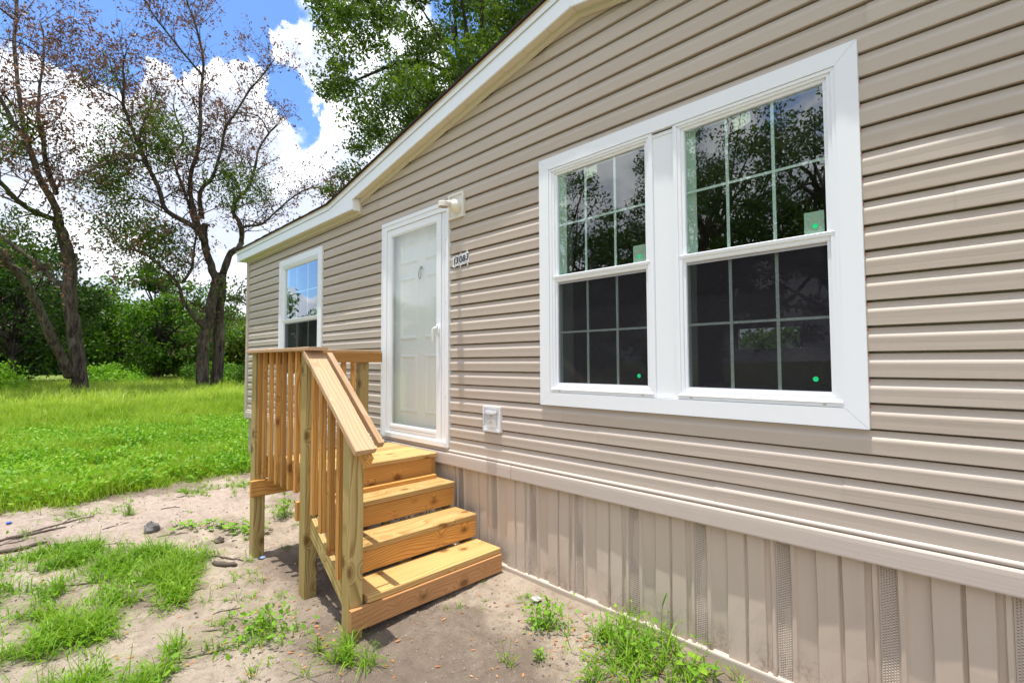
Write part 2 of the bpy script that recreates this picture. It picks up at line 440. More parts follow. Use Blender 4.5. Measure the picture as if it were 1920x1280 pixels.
def thing(name, label, cat, loc=(0, 0, 0), group=None):
    o = bpy.data.objects.new(name, None); o.empty_display_size = 0.1
    COL.objects.link(o); o.location = loc
    return tag(o, label, cat, group)

def npmesh(name, V, F, material, parent=None, loc=None, smooth=False):
    """V (n,3) float, F (m,4) or (m,3) int"""
    me = bpy.data.meshes.new(name)
    k = F.shape[1]
    me.vertices.add(len(V)); me.vertices.foreach_set('co', np.ascontiguousarray(V, dtype=np.float32).ravel())
    me.loops.add(F.size); me.loops.foreach_set('vertex_index', np.ascontiguousarray(F, dtype=np.int32).ravel())
    me.polygons.add(len(F)); me.polygons.foreach_set('loop_start', np.arange(0, F.size, k, dtype=np.int32))
    me.polygons.foreach_set('loop_total', np.full(len(F), k, dtype=np.int32))
    if smooth: me.polygons.foreach_set('use_smooth', np.ones(len(F), dtype=bool))
    me.update(calc_edges=True)
    me.materials.append(material)
    return link(name, me, parent, loc)

def board(name, a, b2, w, t, material, parent, up=(0, 0, 1), ch=0.003, over=0.0):
    """chamfered plank from a to b2 (centre line); w measured across, t along 'up'"""
    a = Vector(a); b2 = Vector(b2)
    X = (b2 - a).normalized(); Z = Vector(up); Z = (Z - X * Z.dot(X)).normalized(); Y = Z.cross(X)
    L = (b2 - a).length
    hw, ht = w / 2, t / 2
    c = min(ch, hw * 0.4, ht * 0.4)
    prof = [(-hw + c, -ht), (hw - c, -ht), (hw, -ht + c), (hw, ht - c), (hw - c, ht), (-hw + c, ht), (-hw, ht - c), (-hw, -ht + c)]
    mb = MB(); n = 8
    e = min(0.002, c)
    vs = [(0, y * 0.985, z * 0.97) for y, z in prof] + [(e, y, z) for y, z in prof] + [(L - e, y, z) for y, z in prof] + [(L, y * 0.985, z * 0.97) for y, z in prof]
    fs = [tuple(range(n))[::-1], tuple(range(3 * n, 4 * n))]
    for r in range(3):
        fs += [(r * n + i, r * n + (i + 1) % n, (r + 1) * n + (i + 1) % n, (r + 1) * n + i) for i in range(n)]
    mb.add(vs, fs)
    me = bpy.data.meshes.new(name); me.from_pydata(mb.v, [], mb.f); me.materials.append(material); me.update()
    Mx = Matrix(((X.x, Y.x, Z.x, a.x), (X.y, Y.y, Z.y, a.y), (X.z, Y.z, Z.z, a.z), (0, 0, 0, 1)))
    o = bpy.data.objects.new(name, me); COL.objects.link(o)
    if parent is not None: o.parent = parent
    o.matrix_local = Mx
    return o

# value noise for geometry
_tab = rng.random((256, 256))
def vnoise(x, y):
    xi = np.floor(x).astype(int); yi = np.floor(y).astype(int)
    fx = x - xi; fy = y - yi
    fx = fx * fx * (3 - 2 * fx); fy = fy * fy * (3 - 2 * fy)
    a = _tab[xi % 256, yi % 256]; b_ = _tab[(xi + 1) % 256, yi % 256]; c = _tab[xi % 256, (yi + 1) % 256]; d = _tab[(xi + 1) % 256, (yi + 1) % 256]
    return (a * (1 - fx) + b_ * fx) * (1 - fy) + (c * (1 - fx) + d * fx) * fy
def fbm(x, y, o=5, g=0.5):
    s = 0; a = 1; t = 0
    for i in range(o):
        s = s + a * vnoise(x * 2 ** i + 17.3 * i, y * 2 ** i + 9.1 * i); t += a; a *= g
    return s / t
def smooth(x, a, b_):
    t = np.clip((x - a) / (b_ - a), 0, 1); return t * t * (3 - 2 * t)

# ------------------------------------------------------------------ ground
def gz(x, y):
    x = np.asarray(x, float); y = np.asarray(y, float)
    d = np.hypot(x, y + 2.4)
    z = 0.36 * np.clip((d - 9) / 15, 0, 1)
    z = z + (fbm(x * 0.7, y * 0.7, 3) - 0.5) * 0.05
    near = smooth(d, 14, 8)
    near = near * (0.25 + 0.75 * smooth(y, -0.06, -0.22)) * (1 + 0 * x)
    z = z + near * ((fbm(x * 3.1, y * 3.1, 4, 0.55) - 0.5) * 0.05 + (fbm(x * 17, y * 17, 3, 0.65) - 0.5) * 0.026)
    # loose heap along the skirting, shallow dip in front of the bottom step
    z = z + 0.012 * np.exp(-((y + 0.05) / 0.12) ** 2) * (x > -2.6) * (x < 3)
    z = z - 0.035 * np.exp(-(((x + 2.45) / 0.5) ** 2 + ((y + 1.15) / 0.35) ** 2))
    return z - 0.004

def axis(segs):
    r = []
    for a, b_, st in segs: r += list(np.arange(a, b_, st))
    return np.array(r + [segs[-1][1]])
gx = axis([(-600, -120, 40), (-120, -40, 6), (-40, -14, 0.8), (-14, -7.5, 0.12), (-7.5, -5, 0.035), (-5, -0.5, 0.016), (-0.5, 1, 0.06), (1, 10, 0.8), (10, 60, 6), (60, 600, 45)])
gy = axis([(-600, -60, 45), (-60, -12, 4), (-12, -4, 0.4), (-4, -2.7, 0.06), (-2.7, 0.12, 0.017), (0.12, 1, 0.1), (1, 12, 0.8), (12, 60, 5), (60, 600, 45)])
GX, GY = np.meshgrid(gx, gy, indexing='ij')
GZ = gz(GX, GY)
def lawn_edge(y):
    return -6.92 + 0.30 * (fbm(y * 1.9 + 3, y * 0 + 1.5, 4) - 0.5) * 2 - 0.06 * (y + 1)
def soil_masks(x, y):
    n = fbm(x * 1.1 + 5, y * 1.1 + 2, 4); n2 = fbm(x * 4 + 1, y * 4, 4)
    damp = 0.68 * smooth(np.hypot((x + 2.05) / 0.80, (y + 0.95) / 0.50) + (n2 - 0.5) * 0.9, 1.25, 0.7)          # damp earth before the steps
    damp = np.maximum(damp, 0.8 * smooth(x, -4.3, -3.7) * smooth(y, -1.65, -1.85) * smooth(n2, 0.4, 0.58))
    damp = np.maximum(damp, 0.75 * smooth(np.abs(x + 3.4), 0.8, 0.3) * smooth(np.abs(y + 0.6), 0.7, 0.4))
    damp = np.maximum(damp, 0.7 * smooth(x, -6.45, -6.75) * smooth(n2, 0.3, 0.5))
    damp = np.maximum(damp, 0.5 * smooth(n, 0.56, 0.70))
    damp = np.maximum(damp, 0.35 * smooth(n2, 0.5, 0.66) * smooth(y, -0.35, -0.9))
    turf = smooth(x, lawn_edge(y) + 0.12, lawn_edge(y) - 0.35)
    turf = np.maximum(turf, smooth(y, -5.5, -9) * 0.9)
    turf = np.maximum(turf, smooth(y, 9, 11)); turf = np.maximum(turf, smooth(x, 3, 5))
    pink = smooth(x, -5.0, -5.5) * (1 - turf) * 0.8
    return damp, turf, pink
ni, nj = GX.shape
V = np.stack([GX.ravel(), GY.ravel(), GZ.ravel()], 1)
I, J = np.meshgrid(np.arange(ni - 1), np.arange(nj - 1), indexing='ij')
q = (I * nj + J).ravel()
F = np.stack([q, q + nj, q + nj + 1, q + 1], 1)
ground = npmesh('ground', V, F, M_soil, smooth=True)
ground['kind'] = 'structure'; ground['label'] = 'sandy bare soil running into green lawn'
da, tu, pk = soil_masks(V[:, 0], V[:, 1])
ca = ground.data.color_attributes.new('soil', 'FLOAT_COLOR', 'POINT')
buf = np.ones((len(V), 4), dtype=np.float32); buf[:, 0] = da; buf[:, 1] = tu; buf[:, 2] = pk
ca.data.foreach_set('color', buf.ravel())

# ------------------------------------------------------------------ the house
HX0, HX1, HY1 = -7.90, 3.0, 7.6
CP = 0.1016
Z0C = 1.1561          # bottom line of course 0
ZB = Z0C - 4 * CP     # lowest course line, 0.7497
APX, APZ, SL = -1.784, 3.557, 0.1915
house = thing('manufactured_home', 'taupe vinyl sided single storey home with white trimmed windows', 'house', (0, 0, 0))

def rake(x, off=0.0):
    return APZ - SL * abs(x - APX) + off
GL = APX - (APZ - 3.035) / SL     # left foot of the gable
GR = 2 * APX - GL
OPEN = [(-4.07, -3.08, 0.0, 2.70), (-2.08, -0.42, 1.19, 2.69), (-6.58, -5.42, 1.19, 2.69)]

# courses of Dutch lap siding
PROF = [(0.030, 0.003), (-0.0150, 0.0), (-0.0162, 0.0018), (-0.0164, 0.028), (-0.0176, 0.0520), (-0.0172, 0.0560), (-0.0157, 0.0608), (-0.0128, 0.0656), (-0.0085, 0.0700), (-0.0050, 0.0760), (-0.0030, 0.0850), (-0.0020, 0.0925), (0.0035, 0.0932), (0.030, 0.0938), (0.030, 0.1050)]
nc = int((3.62 - ZB) / CP) + 1
seamr = random.Random(3)
for k in range(nc):
    z = ZB + k * CP
    if z < 2.93: spans = [(-7.86, HX1)]
    else:
        hw = (APZ - z - 0.01) / SL
        if hw < 0.1: break
        spans = [(max(APX - hw, GL + 0.0), min(APX + hw, GR))]
    for (a, b2, zb, zt) in OPEN:
        if z + CP > zb + 0.02 and z < zt - 0.02:
            ns = []
            for (p0, p1) in spans:
                if b2 <= p0 or a >= p1: ns.append((p0, p1)); continue
                if a > p0: ns.append((p0, a))
                if b2 < p1: ns.append((b2, p1))
            spans = ns
    for (p0, p1) in spans:
        # panels lap one another at staggered joints
        cuts = [p0]
        j = -7.9 + (2.9 if (k // 2) % 2 else 1.1) + seamr.uniform(-0.3, 0.3)
        while j < p1 - 0.25:
            if j > p0 + 0.25: cuts.append(j)
            j += 3.05 + seamr.uniform(-0.2, 0.2)
        cuts.append(p1)
        for i in range(len(cuts) - 1):
            d = 0.0020 * (i % 2)
            lap = 0.02 if (i % 2 and i > 0) else 0
            wv = seamr.uniform(-0.0008, 0.0008)
            prof = [(y - d, zz + wv * (1 if zz > 0.001 else 1)) for y, zz in PROF]
            MB().xprism([(y, zz + z) for y, zz in prof], cuts[i] - lap, cuts[i + 1] + (0.02 if i % 2 else 0)).build('siding_panel', M_side, house)

# outside corner post, starter strip and belly band
MB().box(-7.93, -7.845, -0.030, 0.03, 0.62, 2.93).build('corner_trim', M_side, house)
MB().xprism([(-0.002, 0.7497), (-0.020, 0.7497), (-0.026, 0.7455), (-0.028, 0.738), (-0.026, 0.731), (-0.018, 0.7275), (-0.002, 0.7275)], -7.86, HX1).build('starter_strip', M_band, house, True)
for (a, b2) in ((-7.86, -5.3), (-5.297, -2.385), (-2.382, 0.62), (0.623, HX1)):
    MB().xprism([(-0.002, 0.7262), (-0.024, 0.7262), (-0.031, 0.7235), (-0.035, 0.716), (-0.036, 0.700), (-0.036, 0.640), (-0.034, 0.634), (-0.002, 0.634)], a, b2, True).build('belly_band', M_band, house)

# skirting: ribbed pans with perforated vent strips
PITCH = 0.3735
x = -1.126 - PITCH * 18
vent_slot = MB()
for i in range(-18, 11):
    xs = -1.126 + PITCH * i
    pr = [(0.0, 0.010), (0.058, 0.010), (0.063, 0.0), (0.078, 0.0), (0.084, 0.011), (0.155, 0.012), (0.162, -0.001), (0.238, -0.002), (0.245, 0.010), (0.251, 0.010), (0.256, -0.003), (0.328, -0.003), (0.332, 0.010), (0.350, 0.009), (0.356, -0.001), (0.368, -0.001), (PITCH - 0.0008, 0.010)]
    jj = random.Random(i)
    mb = MB(); nz = 7
    zz = [0.015 + (0.645 - 0.015) * t / (nz - 1) for t in range(nz)]
    vs = []
    for zi, zv in enumerate(zz):
        for pi_, (dx, dy) in enumerate(pr):
            wob = 0.0022 * math.sin(zv * 9 + pi_ * 1.7 + i) * (1 if 0 < pi_ < len(pr) - 1 else 0)
            vs.append((xs + dx + wob * 0.6, dy + wob * 0.8, zv))
    n = len(pr)
    fs = [(r * n + c, r * n + c + 1, (r + 1) * n + c + 1, (r + 1) * n + c) for r in range(nz - 1) for c in range(n - 1)]
    mb.add(vs, fs)
    pan = mb.build('skirting_panel', M_skirt, house)
    if xs > -3.4 and xs < 0.4:
        sv = MB(); dk = MB()
        rows = 58; cols = 6
        for r in range(rows):
            zc = 0.03 + r * 0.0104
            for c in range(cols):
                xc = xs + 0.006 + c * 0.0088
                z_ = zc + (0.0052 if c % 2 else 0)
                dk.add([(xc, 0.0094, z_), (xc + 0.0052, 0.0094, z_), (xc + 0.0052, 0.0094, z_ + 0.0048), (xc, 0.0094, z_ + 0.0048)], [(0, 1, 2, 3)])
                sv.add([(xc, 0.0096, z_ + 0.0085), (xc + 0.0052, 0.0096, z_ + 0.0085), (xc + 0.0052, 0.0058, z_ + 0.0050), (xc, 0.0058, z_ + 0.0050)], [(0, 1, 2, 3)])
        o = dk.build('vent_slot', M_slot, pan); o['kind'] = 'stuff'
        o = sv.build('vent_lip', M_skirt, pan); o['kind'] = 'stuff'
MB().xprism([(0.012, -0.05), (-0.024, -0.05), (-0.026, 0.030), (-0.024, 0.037), (-0.017, 0.0385), (-0.015, 0.030), (0.004, 0.030), (0.012, 0.036)], -7.86, HX1, True).build('skirting_track', M_side, house)

# walls, floor, ceiling behind the siding
def wall_box(*a, m=M_inside, nm='wall'):
    return MB().box(*a).build(nm, m, house)
Y0, Y1 = 0.034, 0.10
cx = [HX0 + 0.03, -6.58, -5.42, -4.07, -3.08, -2.08, -0.42, HX1]
wall_box(cx[0], cx[1], Y0, Y1, 0.66, 2.72); wall_box(cx[2], cx[3], Y0, Y1, 0.66, 2.72); wall_box(cx[4], cx[5], Y0, Y1, 0.66, 2.72); wall_box(cx[6], cx[7], Y0, Y1, 0.66, 2.72)
wall_box(cx[1], cx[2], Y0, Y1, 0.66, 1.19); wall_box(cx[5], cx[6], Y0, Y1, 0.66, 1.19); wall_box(cx[3], cx[4], Y0, Y1, 0.66, 0.76)
wall_box(cx[0], cx[-1], Y0, Y1, 2.7201, 2.99)
MB().prism([(GL, 2.992), (GR, 2.992), (APX, 3.50)], Y0, Y1).build('wall', M_inside, house)
MB().box(HX0 + 0.03, HX1, Y1 + 0.001, HY1, 0.60, 0.66).build('floor', M_floor, house)
MB().box(HX0 + 0.03, HX1, Y1 + 0.001, HY1, 2.86, 2.90).build('ceiling', M_inside, house)
wall_box(HX0, HX0 + 0.029, 0.03, HY1, 0.0, 2.93, m=M_side); wall_box(HX1, HX1 + 0.03, 0.0, HY1, 0.0, 2.93, m=M_side)
wall_box(HX0, -3.7, HY1, HY1 + 0.1, 0.0, 2.93, m=M_side); wall_box(-2.6, HX1, HY1, HY1 + 0.1, 0.0, 2.93, m=M_side)
wall_box(-3.7, -2.6, HY1, HY1 + 0.1, 0.0, 1.60, m=M_side); wall_box(-3.7, -2.6, HY1, HY1 + 0.1, 2.05, 2.93, m=M_side)
wall_box(-5.0, -4.92, 0.11, HY1 - 0.01, 0.66, 2.86); wall_box(-2.95, -2.87, 0.11, 2.6, 0.66, 2.86)
wall_box(-1.2, 0.8, 4.2, 4.28, 0.66, 2.86)
for yy_ in (HY1 + 0.02, HY1 + 0.05): MB().add([(-3.71, yy_, 1.59), (-2.59, yy_, 1.59), (-2.59, yy_, 2.06), (-3.71, yy_, 2.06)], [(0, 1, 2, 3)]).build('dimming_sheet', M_screen, house)  # two dark see-through sheets added only to dim the back window
MB().box(-2.2, -1.4, 3.1, 3.7, 0.66, 1.55).build('kitchen_island', M_floor, house)

# eaves, fascia, soffit and frieze
YF = -0.115
FH = 0.14
fl = [(-8.10, 2.937), (GL, 2.937), (GL, 3.035), (APX, APZ), (APX, APZ + FH), (APX - (APZ + FH - 3.077) / SL, 3.077), (-8.10, 3.077)]
fr = [(2 * APX - x_, z_) for x_, z_ in fl]; fr[0] = (HX1 + 0.2, 2.937); fr[-1] = (HX1 + 0.2, 3.077)
MB().prism(fl, YF, YF + 0.012).build('fascia', M_whitew, house)
MB().prism([(x_ + 0.0015 * (1 if i in (3, 4) else 0), z_) for i, (x_, z_) in enumerate(fr)][::-1], YF, YF + 0.012).build('fascia', M_whitew, house)
kx = fl[5][0]
def strip(path, dz0, dz1, y0, y1, name, m):
    mb = MB()
    pts = [(x_, z_ + dz0) for x_, z_ in path] + [(x_, z_ + dz1) for x_, z_ in path[::-1]]
    mb.prism(pts, y0, y1)
    return mb.build(name, m, house)
topL = [(-8.115, 3.077), (kx, 3.077), (APX, APZ + FH)]
topR = [(APX + 0.001, APZ + FH), (2 * APX - kx, 3.077), (HX1 + 0.2, 3.077)]
for pth in (topL, topR):
    strip(pth, -0.036, 0.001, YF - 0.010, YF - 0.0005, 'fascia_moulding', M_whitew)
    strip(pth, -0.040, -0.0365, YF - 0.004, YF - 0.0005, 'fascia_moulding', M_sframe)
    strip(pth, 0.002, 0.012, YF - 0.016, YF + 0.03, 'drip_edge', M_cream)
    strip(pth, 0.0125, 0.0155, YF - 0.018, YF + 0.03, 'drip_edge', M_drip)
# shingles: tabs along the edge of the roof
def shingle_row(a, b2):
    L = math.hypot(b2[0] - a[0], b2[1] - a[1]); nn = int(L / 0.145)
    for i in range(nn):
        f0, f1 = i / nn, (i + 1) / nn
        p0 = (a[0] + (b2[0] - a[0]) * f0, a[1] + (b2[1] - a[1]) * f0); p1 = (a[0] + (b2[0] - a[0]) * f1, a[1] + (b2[1] - a[1]) * f1)
        o_ = random.uniform(0, 0.006); h = random.uniform(0.010, 0.015)
        MB().prism([(p0[0], p0[1] + 0.016), (p1[0], p1[1] + 0.016), (p1[0], p1[1] + 0.016 + h), (p0[0], p0[1] + 0.016 + h)], YF - 0.030 - o_, YF + 0.10).build('shingle', M_shing, house)
shingle_row(topL[0], topL[1]); shingle_row(topL[1], topL[2]); shingle_row(topR[0], topR[1]); shingle_row(topR[1], topR[2])
rt = MB()
zr = 3.077 + 0.016
rid = HY1 / 2
def rz(y): return zr + 0.25 * (y - YF)
for (xa, xb, ya) in ((-8.1, kx, YF + 0.02), (kx, 2 * APX - kx, 0.12), (2 * APX - kx, HX1 + 0.2, YF + 0.02)):
    rt.add([(xa, ya, rz(ya)), (xb, ya, rz(ya)), (xb, rid, rz(rid)), (xa, rid, rz(rid)), (xb, HY1 + 0.2, zr), (xa, HY1 + 0.2, zr)], [(0, 1, 2, 3), (3, 2, 4, 5)])
gy_ = 2.9
rt.add([(kx, YF + 0.02, zr + 0.003), (APX, YF + 0.02, APZ + FH + 0.018), (2 * APX - kx, YF + 0.02, zr + 0.003), (APX, gy_, APZ + FH + 0.018)], [(0, 1, 3), (1, 2, 3)])
rt.build('roof', M_shing, house)
# soffit pieces between fascia and wall
def soffit_row(a, b2, n_):
    for i in range(n_):
        f0, f1 = i / n_, (i + 1) / n_
        x0, x1 = a[0] + (b2[0] - a[0]) * f0 + 0.0015, a[0] + (b2[0] - a[0]) * f1 - 0.0015
        z0, z1 = a[1] + (b2[1] - a[1]) * f0, a[1] + (b2[1] - a[1]) * f1
        MB().prism([(x0, z0 + 0.012), (x1, z1 + 0.012), (x1, z1 + 0.018), (x0, z0 + 0.018)], YF + 0.0125, -0.002).build('soffit_panel', M_cream, house)
soffit_row((GL + 0.012, 3.038), (APX, APZ), 13)
soffit_row((APX, APZ), (GR - 0.012, 3.038), 13)
soffit_row((-8.09, 2.937), (GL - 0.002, 2.937), 16)
soffit_row((GR + 0.002, 2.937), (HX1 + 0.2, 2.937), 9)
for s_ in (1, -1):
    gx_ = GL if s_ == 1 else GR
    MB().box(gx_ - 0.006, gx_ + 0.006, YF + 0.0125, -0.002, 2.93, 3.05).build('box_return', M_whitew, house)
MB().box(-8.10, -8.09, YF + 0.0125, HY1, 2.94, 3.08).build('fascia', M_whitew, house)
MB().box(-8.089, -7.90, -0.001, HY1, 2.95, 2.957).build('soffit_panel', M_cream, house)
fz_l = [(-7.86, 2.905), (GL + 0.01, 2.905)]
fz_r = [(GL + 0.012, 3.012), (APX, APZ - 0.026), (GR - 0.012, 3.012)]
strip(fz_l, 0, 0.044, -0.034, -0.019, 'frieze', M_cream)
strip(fz_l, 0.004, 0.020, -0.040, -0.0345, 'frieze', M_cream)
strip([(-(x_ - APX) + APX, z_) for x_, z_ in fz_l][::-1], 0, 0.044, -0.034, -0.019, 'frieze', M_cream)
strip(fz_r, 0, 0.040, -0.034, -0.019, 'frieze', M_cream)
strip(fz_r, 0.004, 0.018, -0.040, -0.0345, 'frieze', M_cream)
MB().box(GL - 0.0, GL + 0.014, -0.036, -0.019, 2.905, 3.012).build('frieze', M_cream, house)

# ------------------------------------------------------------------ windows
def mitred(mb, x0, x1, z0, z1, w, yf, yb, lip=0.004):
    """picture-frame casing: four mitred sides, front face with a soft outer edge"""
    wl, wr, wb, wt = w
    O = [(x0, z0), (x1, z0), (x1, z1), (x0, z1)]
    I_ = [(x0 + wl, z0 + wb), (x1 - wr, z0 + wb), (x1 - wr, z1 - wt), (x0 + wl, z1 - wt)]
    for i in range(4):
        j = (i + 1) % 4
        o0, o1, i1, i0 = O[i], O[j], I_[j], I_[i]
        # small gap at the mitre
        g = 0.0007
        def sh(p_, q_, s=g):
            dx, dz = q_[0] - p_[0], q_[1] - p_[1]; L = math.hypot(dx, dz) or 1
            return (p_[0] + dx / L * s, p_[1] + dz / L * s)
        a, b_, c, d = sh(o0, o1), sh(o1, o0), sh(i1, i0), sh(i0, i1)
        mb.add([(a[0], yb, a[1]), (b_[0], yb, b_[1]), (c[0], yb, c[1]), (d[0], yb, d[1]), (a[0], yf, a[1]), (b_[0], yf, b_[1]), (c[0], yf, c[1]), (d[0], yf, d[1])],
               [(4, 5, 6, 7), (0, 1, 5, 4)[::-1], (2, 3, 7, 6)[::-1], (3, 0, 4, 7)[::-1], (1, 2, 6, 5)[::-1]])
    return mb

def sash_unit(win, x0, x1, zb, zt, zm, cols=2, label=True, fr=0.052, tape=None, blind=False):
    """double-hung unit: moulded frame, upper sash, meeting rail, lower sash with screen"""
    gl0, gl1 = x0 + fr, x1 - fr
    mb = MB(); mitred(mb, x0, x1, zb, zt, (0.020, 0.020, 0.024, 0.014), -0.026, 0.03)
    mb.build('frame', M_white, win)
    mb = MB(); mitred(mb, x0 + 0.0205, x1 - 0.0205, zb + 0.0245, zt - 0.0145, (0.016, 0.016, 0.018, 0.012), -0.020, 0.03); mb.build('frame', M_white, win)
    mb = MB(); mitred(mb, x0 + 0.037, x1 - 0.037, zb + 0.043, zt - 0.027, (0.015, 0.015, 0.016, 0.014), -0.010, 0.04); mb.build('frame', M_white, win)
    # meeting rail
    MB().xprism([(0.03, zm - 0.032), (-0.006, zm - 0.032), (-0.012, zm - 0.028), (-0.014, zm - 0.012), (-0.021, zm - 0.008), (-0.0225, zm + 0.006), (-0.016, zm + 0.010), (0.0, zm + 0.012), (0.03, zm + 0.012)], x0 + 0.022, x1 - 0.022, True).build('meeting_rail', M_white, win)
    # glass
    MB().add([(gl0 - 0.004, 0.004, zm), (gl1 + 0.004, 0.004, zm), (gl1 + 0.004, 0.004, zt - 0.036), (gl0 - 0.004, 0.004, zt - 0.036)], [(0, 1, 2, 3)]).build('pane', M_glass, win)
    MB().add([(gl0 - 0.004, 0.016, zb + 0.05), (gl1 + 0.004, 0.016, zb + 0.05), (gl1 + 0.004, 0.016, zm - 0.02), (gl0 - 0.004, 0.016, zm - 0.02)], [(0, 1, 2, 3)]).build('pane', M_glass2, win)
    # grilles between the glass
    for (za, zz_, y) in ((zm + 0.010, zt - 0.040, 0.012), (zb + 0.058, zm - 0.030, 0.022)):
        for c in range(cols):
            xc = gl0 + (gl1 - gl0) * (c + 1) / (cols + 1)
            MB().box(xc - 0.007, xc + 0.007, y, y + 0.005, za, zz_).build('muntin', M_grille, win)
        zc = (za + zz_) / 2
        for c in range(cols + 1):
            xa = gl0 + (gl1 - gl0) * c / (cols + 1) + (0.0075 if c else -0.003); xb = gl0 + (gl1 - gl0) * (c + 1) / (cols + 1) - (0.0075 if c < cols else -0.003)
            MB().box(xa, xb, y + 0.0003, y + 0.0047, zc - 0.006, zc + 0.006).build('muntin', M_grille, win)
    # insect screen over the lower half
    mb = MB(); mitred(mb, x0 + 0.040, x1 - 0.040, zb + 0.046, zm - 0.034, (0.014, 0.014, 0.014, 0.010), -0.001, 0.006); mb.build('screen_frame', M_sframe, win)
    MB().add([(gl0, 0.0025, zb + 0.058), (gl1, 0.0025, zb + 0.058), (gl1, 0.0025, zm - 0.043), (gl0, 0.0025, zm - 0.043)], [(0, 1, 2, 3)]).build('insect_screen', M_screen, win)
    # sill nosing with weep slots
    MB().xprism([(0.0, zb + 0.026), (-0.030, zb + 0.024), (-0.032, zb + 0.018), (-0.0265, zb + 0.014), (-0.0265, zb + 0.004), (0.0, zb + 0.003)], x0 + 0.010, x1 - 0.010, True).build('sill', M_white, win)
    for xc in (x0 + 0.075, x1 - 0.075):
        MB().box(xc - 0.006, xc + 0.006, -0.0290, -0.0262, zb + 0.0065, zb + 0.0105).build('weep_slot', M_lens, win)
    # drywall return seen through the glass
    MB().box(x0 - 0.002, x0 + 0.012, 0.035, 0.20, zb, zt).build('jamb', M_inside, win)
    MB().box(x1 - 0.012, x1 + 0.002, 0.035, 0.20, zb, zt).build('jamb', M_inside, win)
    MB().box(gl0, gl0 + 0.045, 0.030, 0.034, zm, zt - 0.03).build('jamb', M_label, win)
    def dot(xc, zc, y, r=0.011):
        MB().add([(xc + r * math.cos(a_ * math.pi / 8), y, zc + r * math.sin(a_ * math.pi / 8)) for a_ in range(16)], [tuple(range(16))]).build('green_sticker', M_green_dot, win)
    if label:
        MB().box(gl1 - 0.088, gl1 - 0.012, 0.006, 0.0075, zm + 0.013, zm + 0.110).build('paper_label', M_label, win)
        dot(gl1 - 0.046, zm + 0.046, 0.0025)
        dot(gl1 - 0.060, zb + 0.112, 0.0012)
    if tape:
        xa = gl0 + (gl1 - gl0) * tape
        MB().add([(xa, 0.0065, zt - 0.125), (xa + 0.075, 0.0065, zt - 0.10), (xa + 0.072, 0.0065, zt - 0.05), (xa - 0.012, 0.0065, zt - 0.062)], [(0, 1, 2, 3)]).build('tape', M_tape, win)

YT = -0.030
win = MB()
mitred(win, -2.118, -0.385, 1.152, 2.731, (0.080, 0.080, 0.080, 0.076), YT, -0.004)
w1 = win.build('window', M_white, house)
sash_unit(w1, -2.036, -1.309, 1.234, 2.653, 1.957, tape=0.36)
sash_unit(w1, -1.188, -0.461, 1.234, 2.653, 1.957, tape=0.40)
MB().box(-1.3085, -1.1885, -0.012, 0.03, 1.2345, 2.645).build('mullion', M_white, w1)
MB().box(-1.3085, -1.1885, -0.016, -0.0125, 2.625, 2.637).build('mullion', M_white, w1)
for k in range(15):       # red backing tape showing in the hollow behind each lap
    zc = ZB + (k + 5) * CP
    if 1.16 < zc < 2.66: MB().box(-0.3845, -0.3830, -0.012, -0.004, zc - 0.022, zc - 0.010).build('backing_tape', M_pink, w1)
win = MB()
mitred(win, -6.640, -5.370, 1.152, 2.733, (0.088, 0.088, 0.080, 0.076), YT, -0.004)
w2 = win.build('window', M_white, house)
sash_unit(w2, -6.550, -5.460, 1.234, 2.655, 1.960, tape=None)

# ------------------------------------------------------------------ doors
dr = MB()
dr.box(-4.07, -3.998, YT, 0.10, 0.765, 2.70); dr.box(-3.106, -3.078, YT, 0.10, 0.765, 2.70)
dr.box(-3.9975, -3.1065, YT, 0.10, 2.632, 2.6995); dr.box(-3.9975, -3.1065, YT - 0.006, 0.10, 0.762, 0.800)
dframe = dr.build('door_frame', M_white, house)
MB().box(-4.074, -3.074, YT - 0.006, YT - 0.0005, 2.672, 2.704).build('head_trim', M_white, dframe)
MB().box(-4.0745, -4.062, YT - 0.006, YT - 0.0005, 0.765, 2.6715).build('head_trim', M_white, dframe)
MB().box(-3.180, -3.1065, -0.014, 0.09, 0.8005, 2.6315).build('hinge_rail', M_white, dframe)
MB().box(-3.150, -3.145, -0.0165, -0.0142, 0.8005, 2.6315).build('hinge_rail', M_white, dframe)
for zc in (1.15, 1.9, 2.4): MB().lathe([(0, 0.003), (0.004, 0.003), (0.004, 0)], (-3.128, -0.0142, zc), 'Y', 8).build('screw', M_sframe, dframe)
sd = MB()
X0, X1, ZA, ZT = -3.995, -3.183, 0.803, 2.629
sd.box(X0, X0 + 0.054, -0.022, 0.006, ZA, ZT); sd.box(X1 - 0.056, X1, -0.022, 0.006, ZA, ZT)
sd.box(X0 + 0.0541, X1 - 0.0561, -0.022, 0.006, ZT - 0.054, ZT); sd.box(X0 + 0.0541, X1 - 0.0561, -0.022, 0.006, ZA, ZA + 0.066)
storm = sd.build('storm_door', M_white, house)
mb = MB(); mitred(mb, X0 + 0.0545, X1 - 0.0565, ZA + 0.0665, ZT - 0.0545, (0.010,) * 4, -0.017, 0.004); mb.build('glazing_bead', M_white, storm)
for zz_ in (ZA + 0.018, ZA + 0.042): MB().box(X0 + 0.06, X1 - 0.062, -0.0232, -0.0222, zz_, zz_ + 0.004).build('rail_line', M_sframe, storm)
MB().add([(X0 + 0.055, -0.008, ZA + 0.067), (X1 - 0.057, -0.008, ZA + 0.067), (X1 - 0.057, -0.008, ZT - 0.055), (X0 + 0.055, -0.008, ZT - 0.055)], [(0, 1, 2, 3)]).build('pane', M_dglass, storm)
hb = MB()
hb.box(-3.222, -3.196, -0.040, -0.0222, 1.640, 1.725)
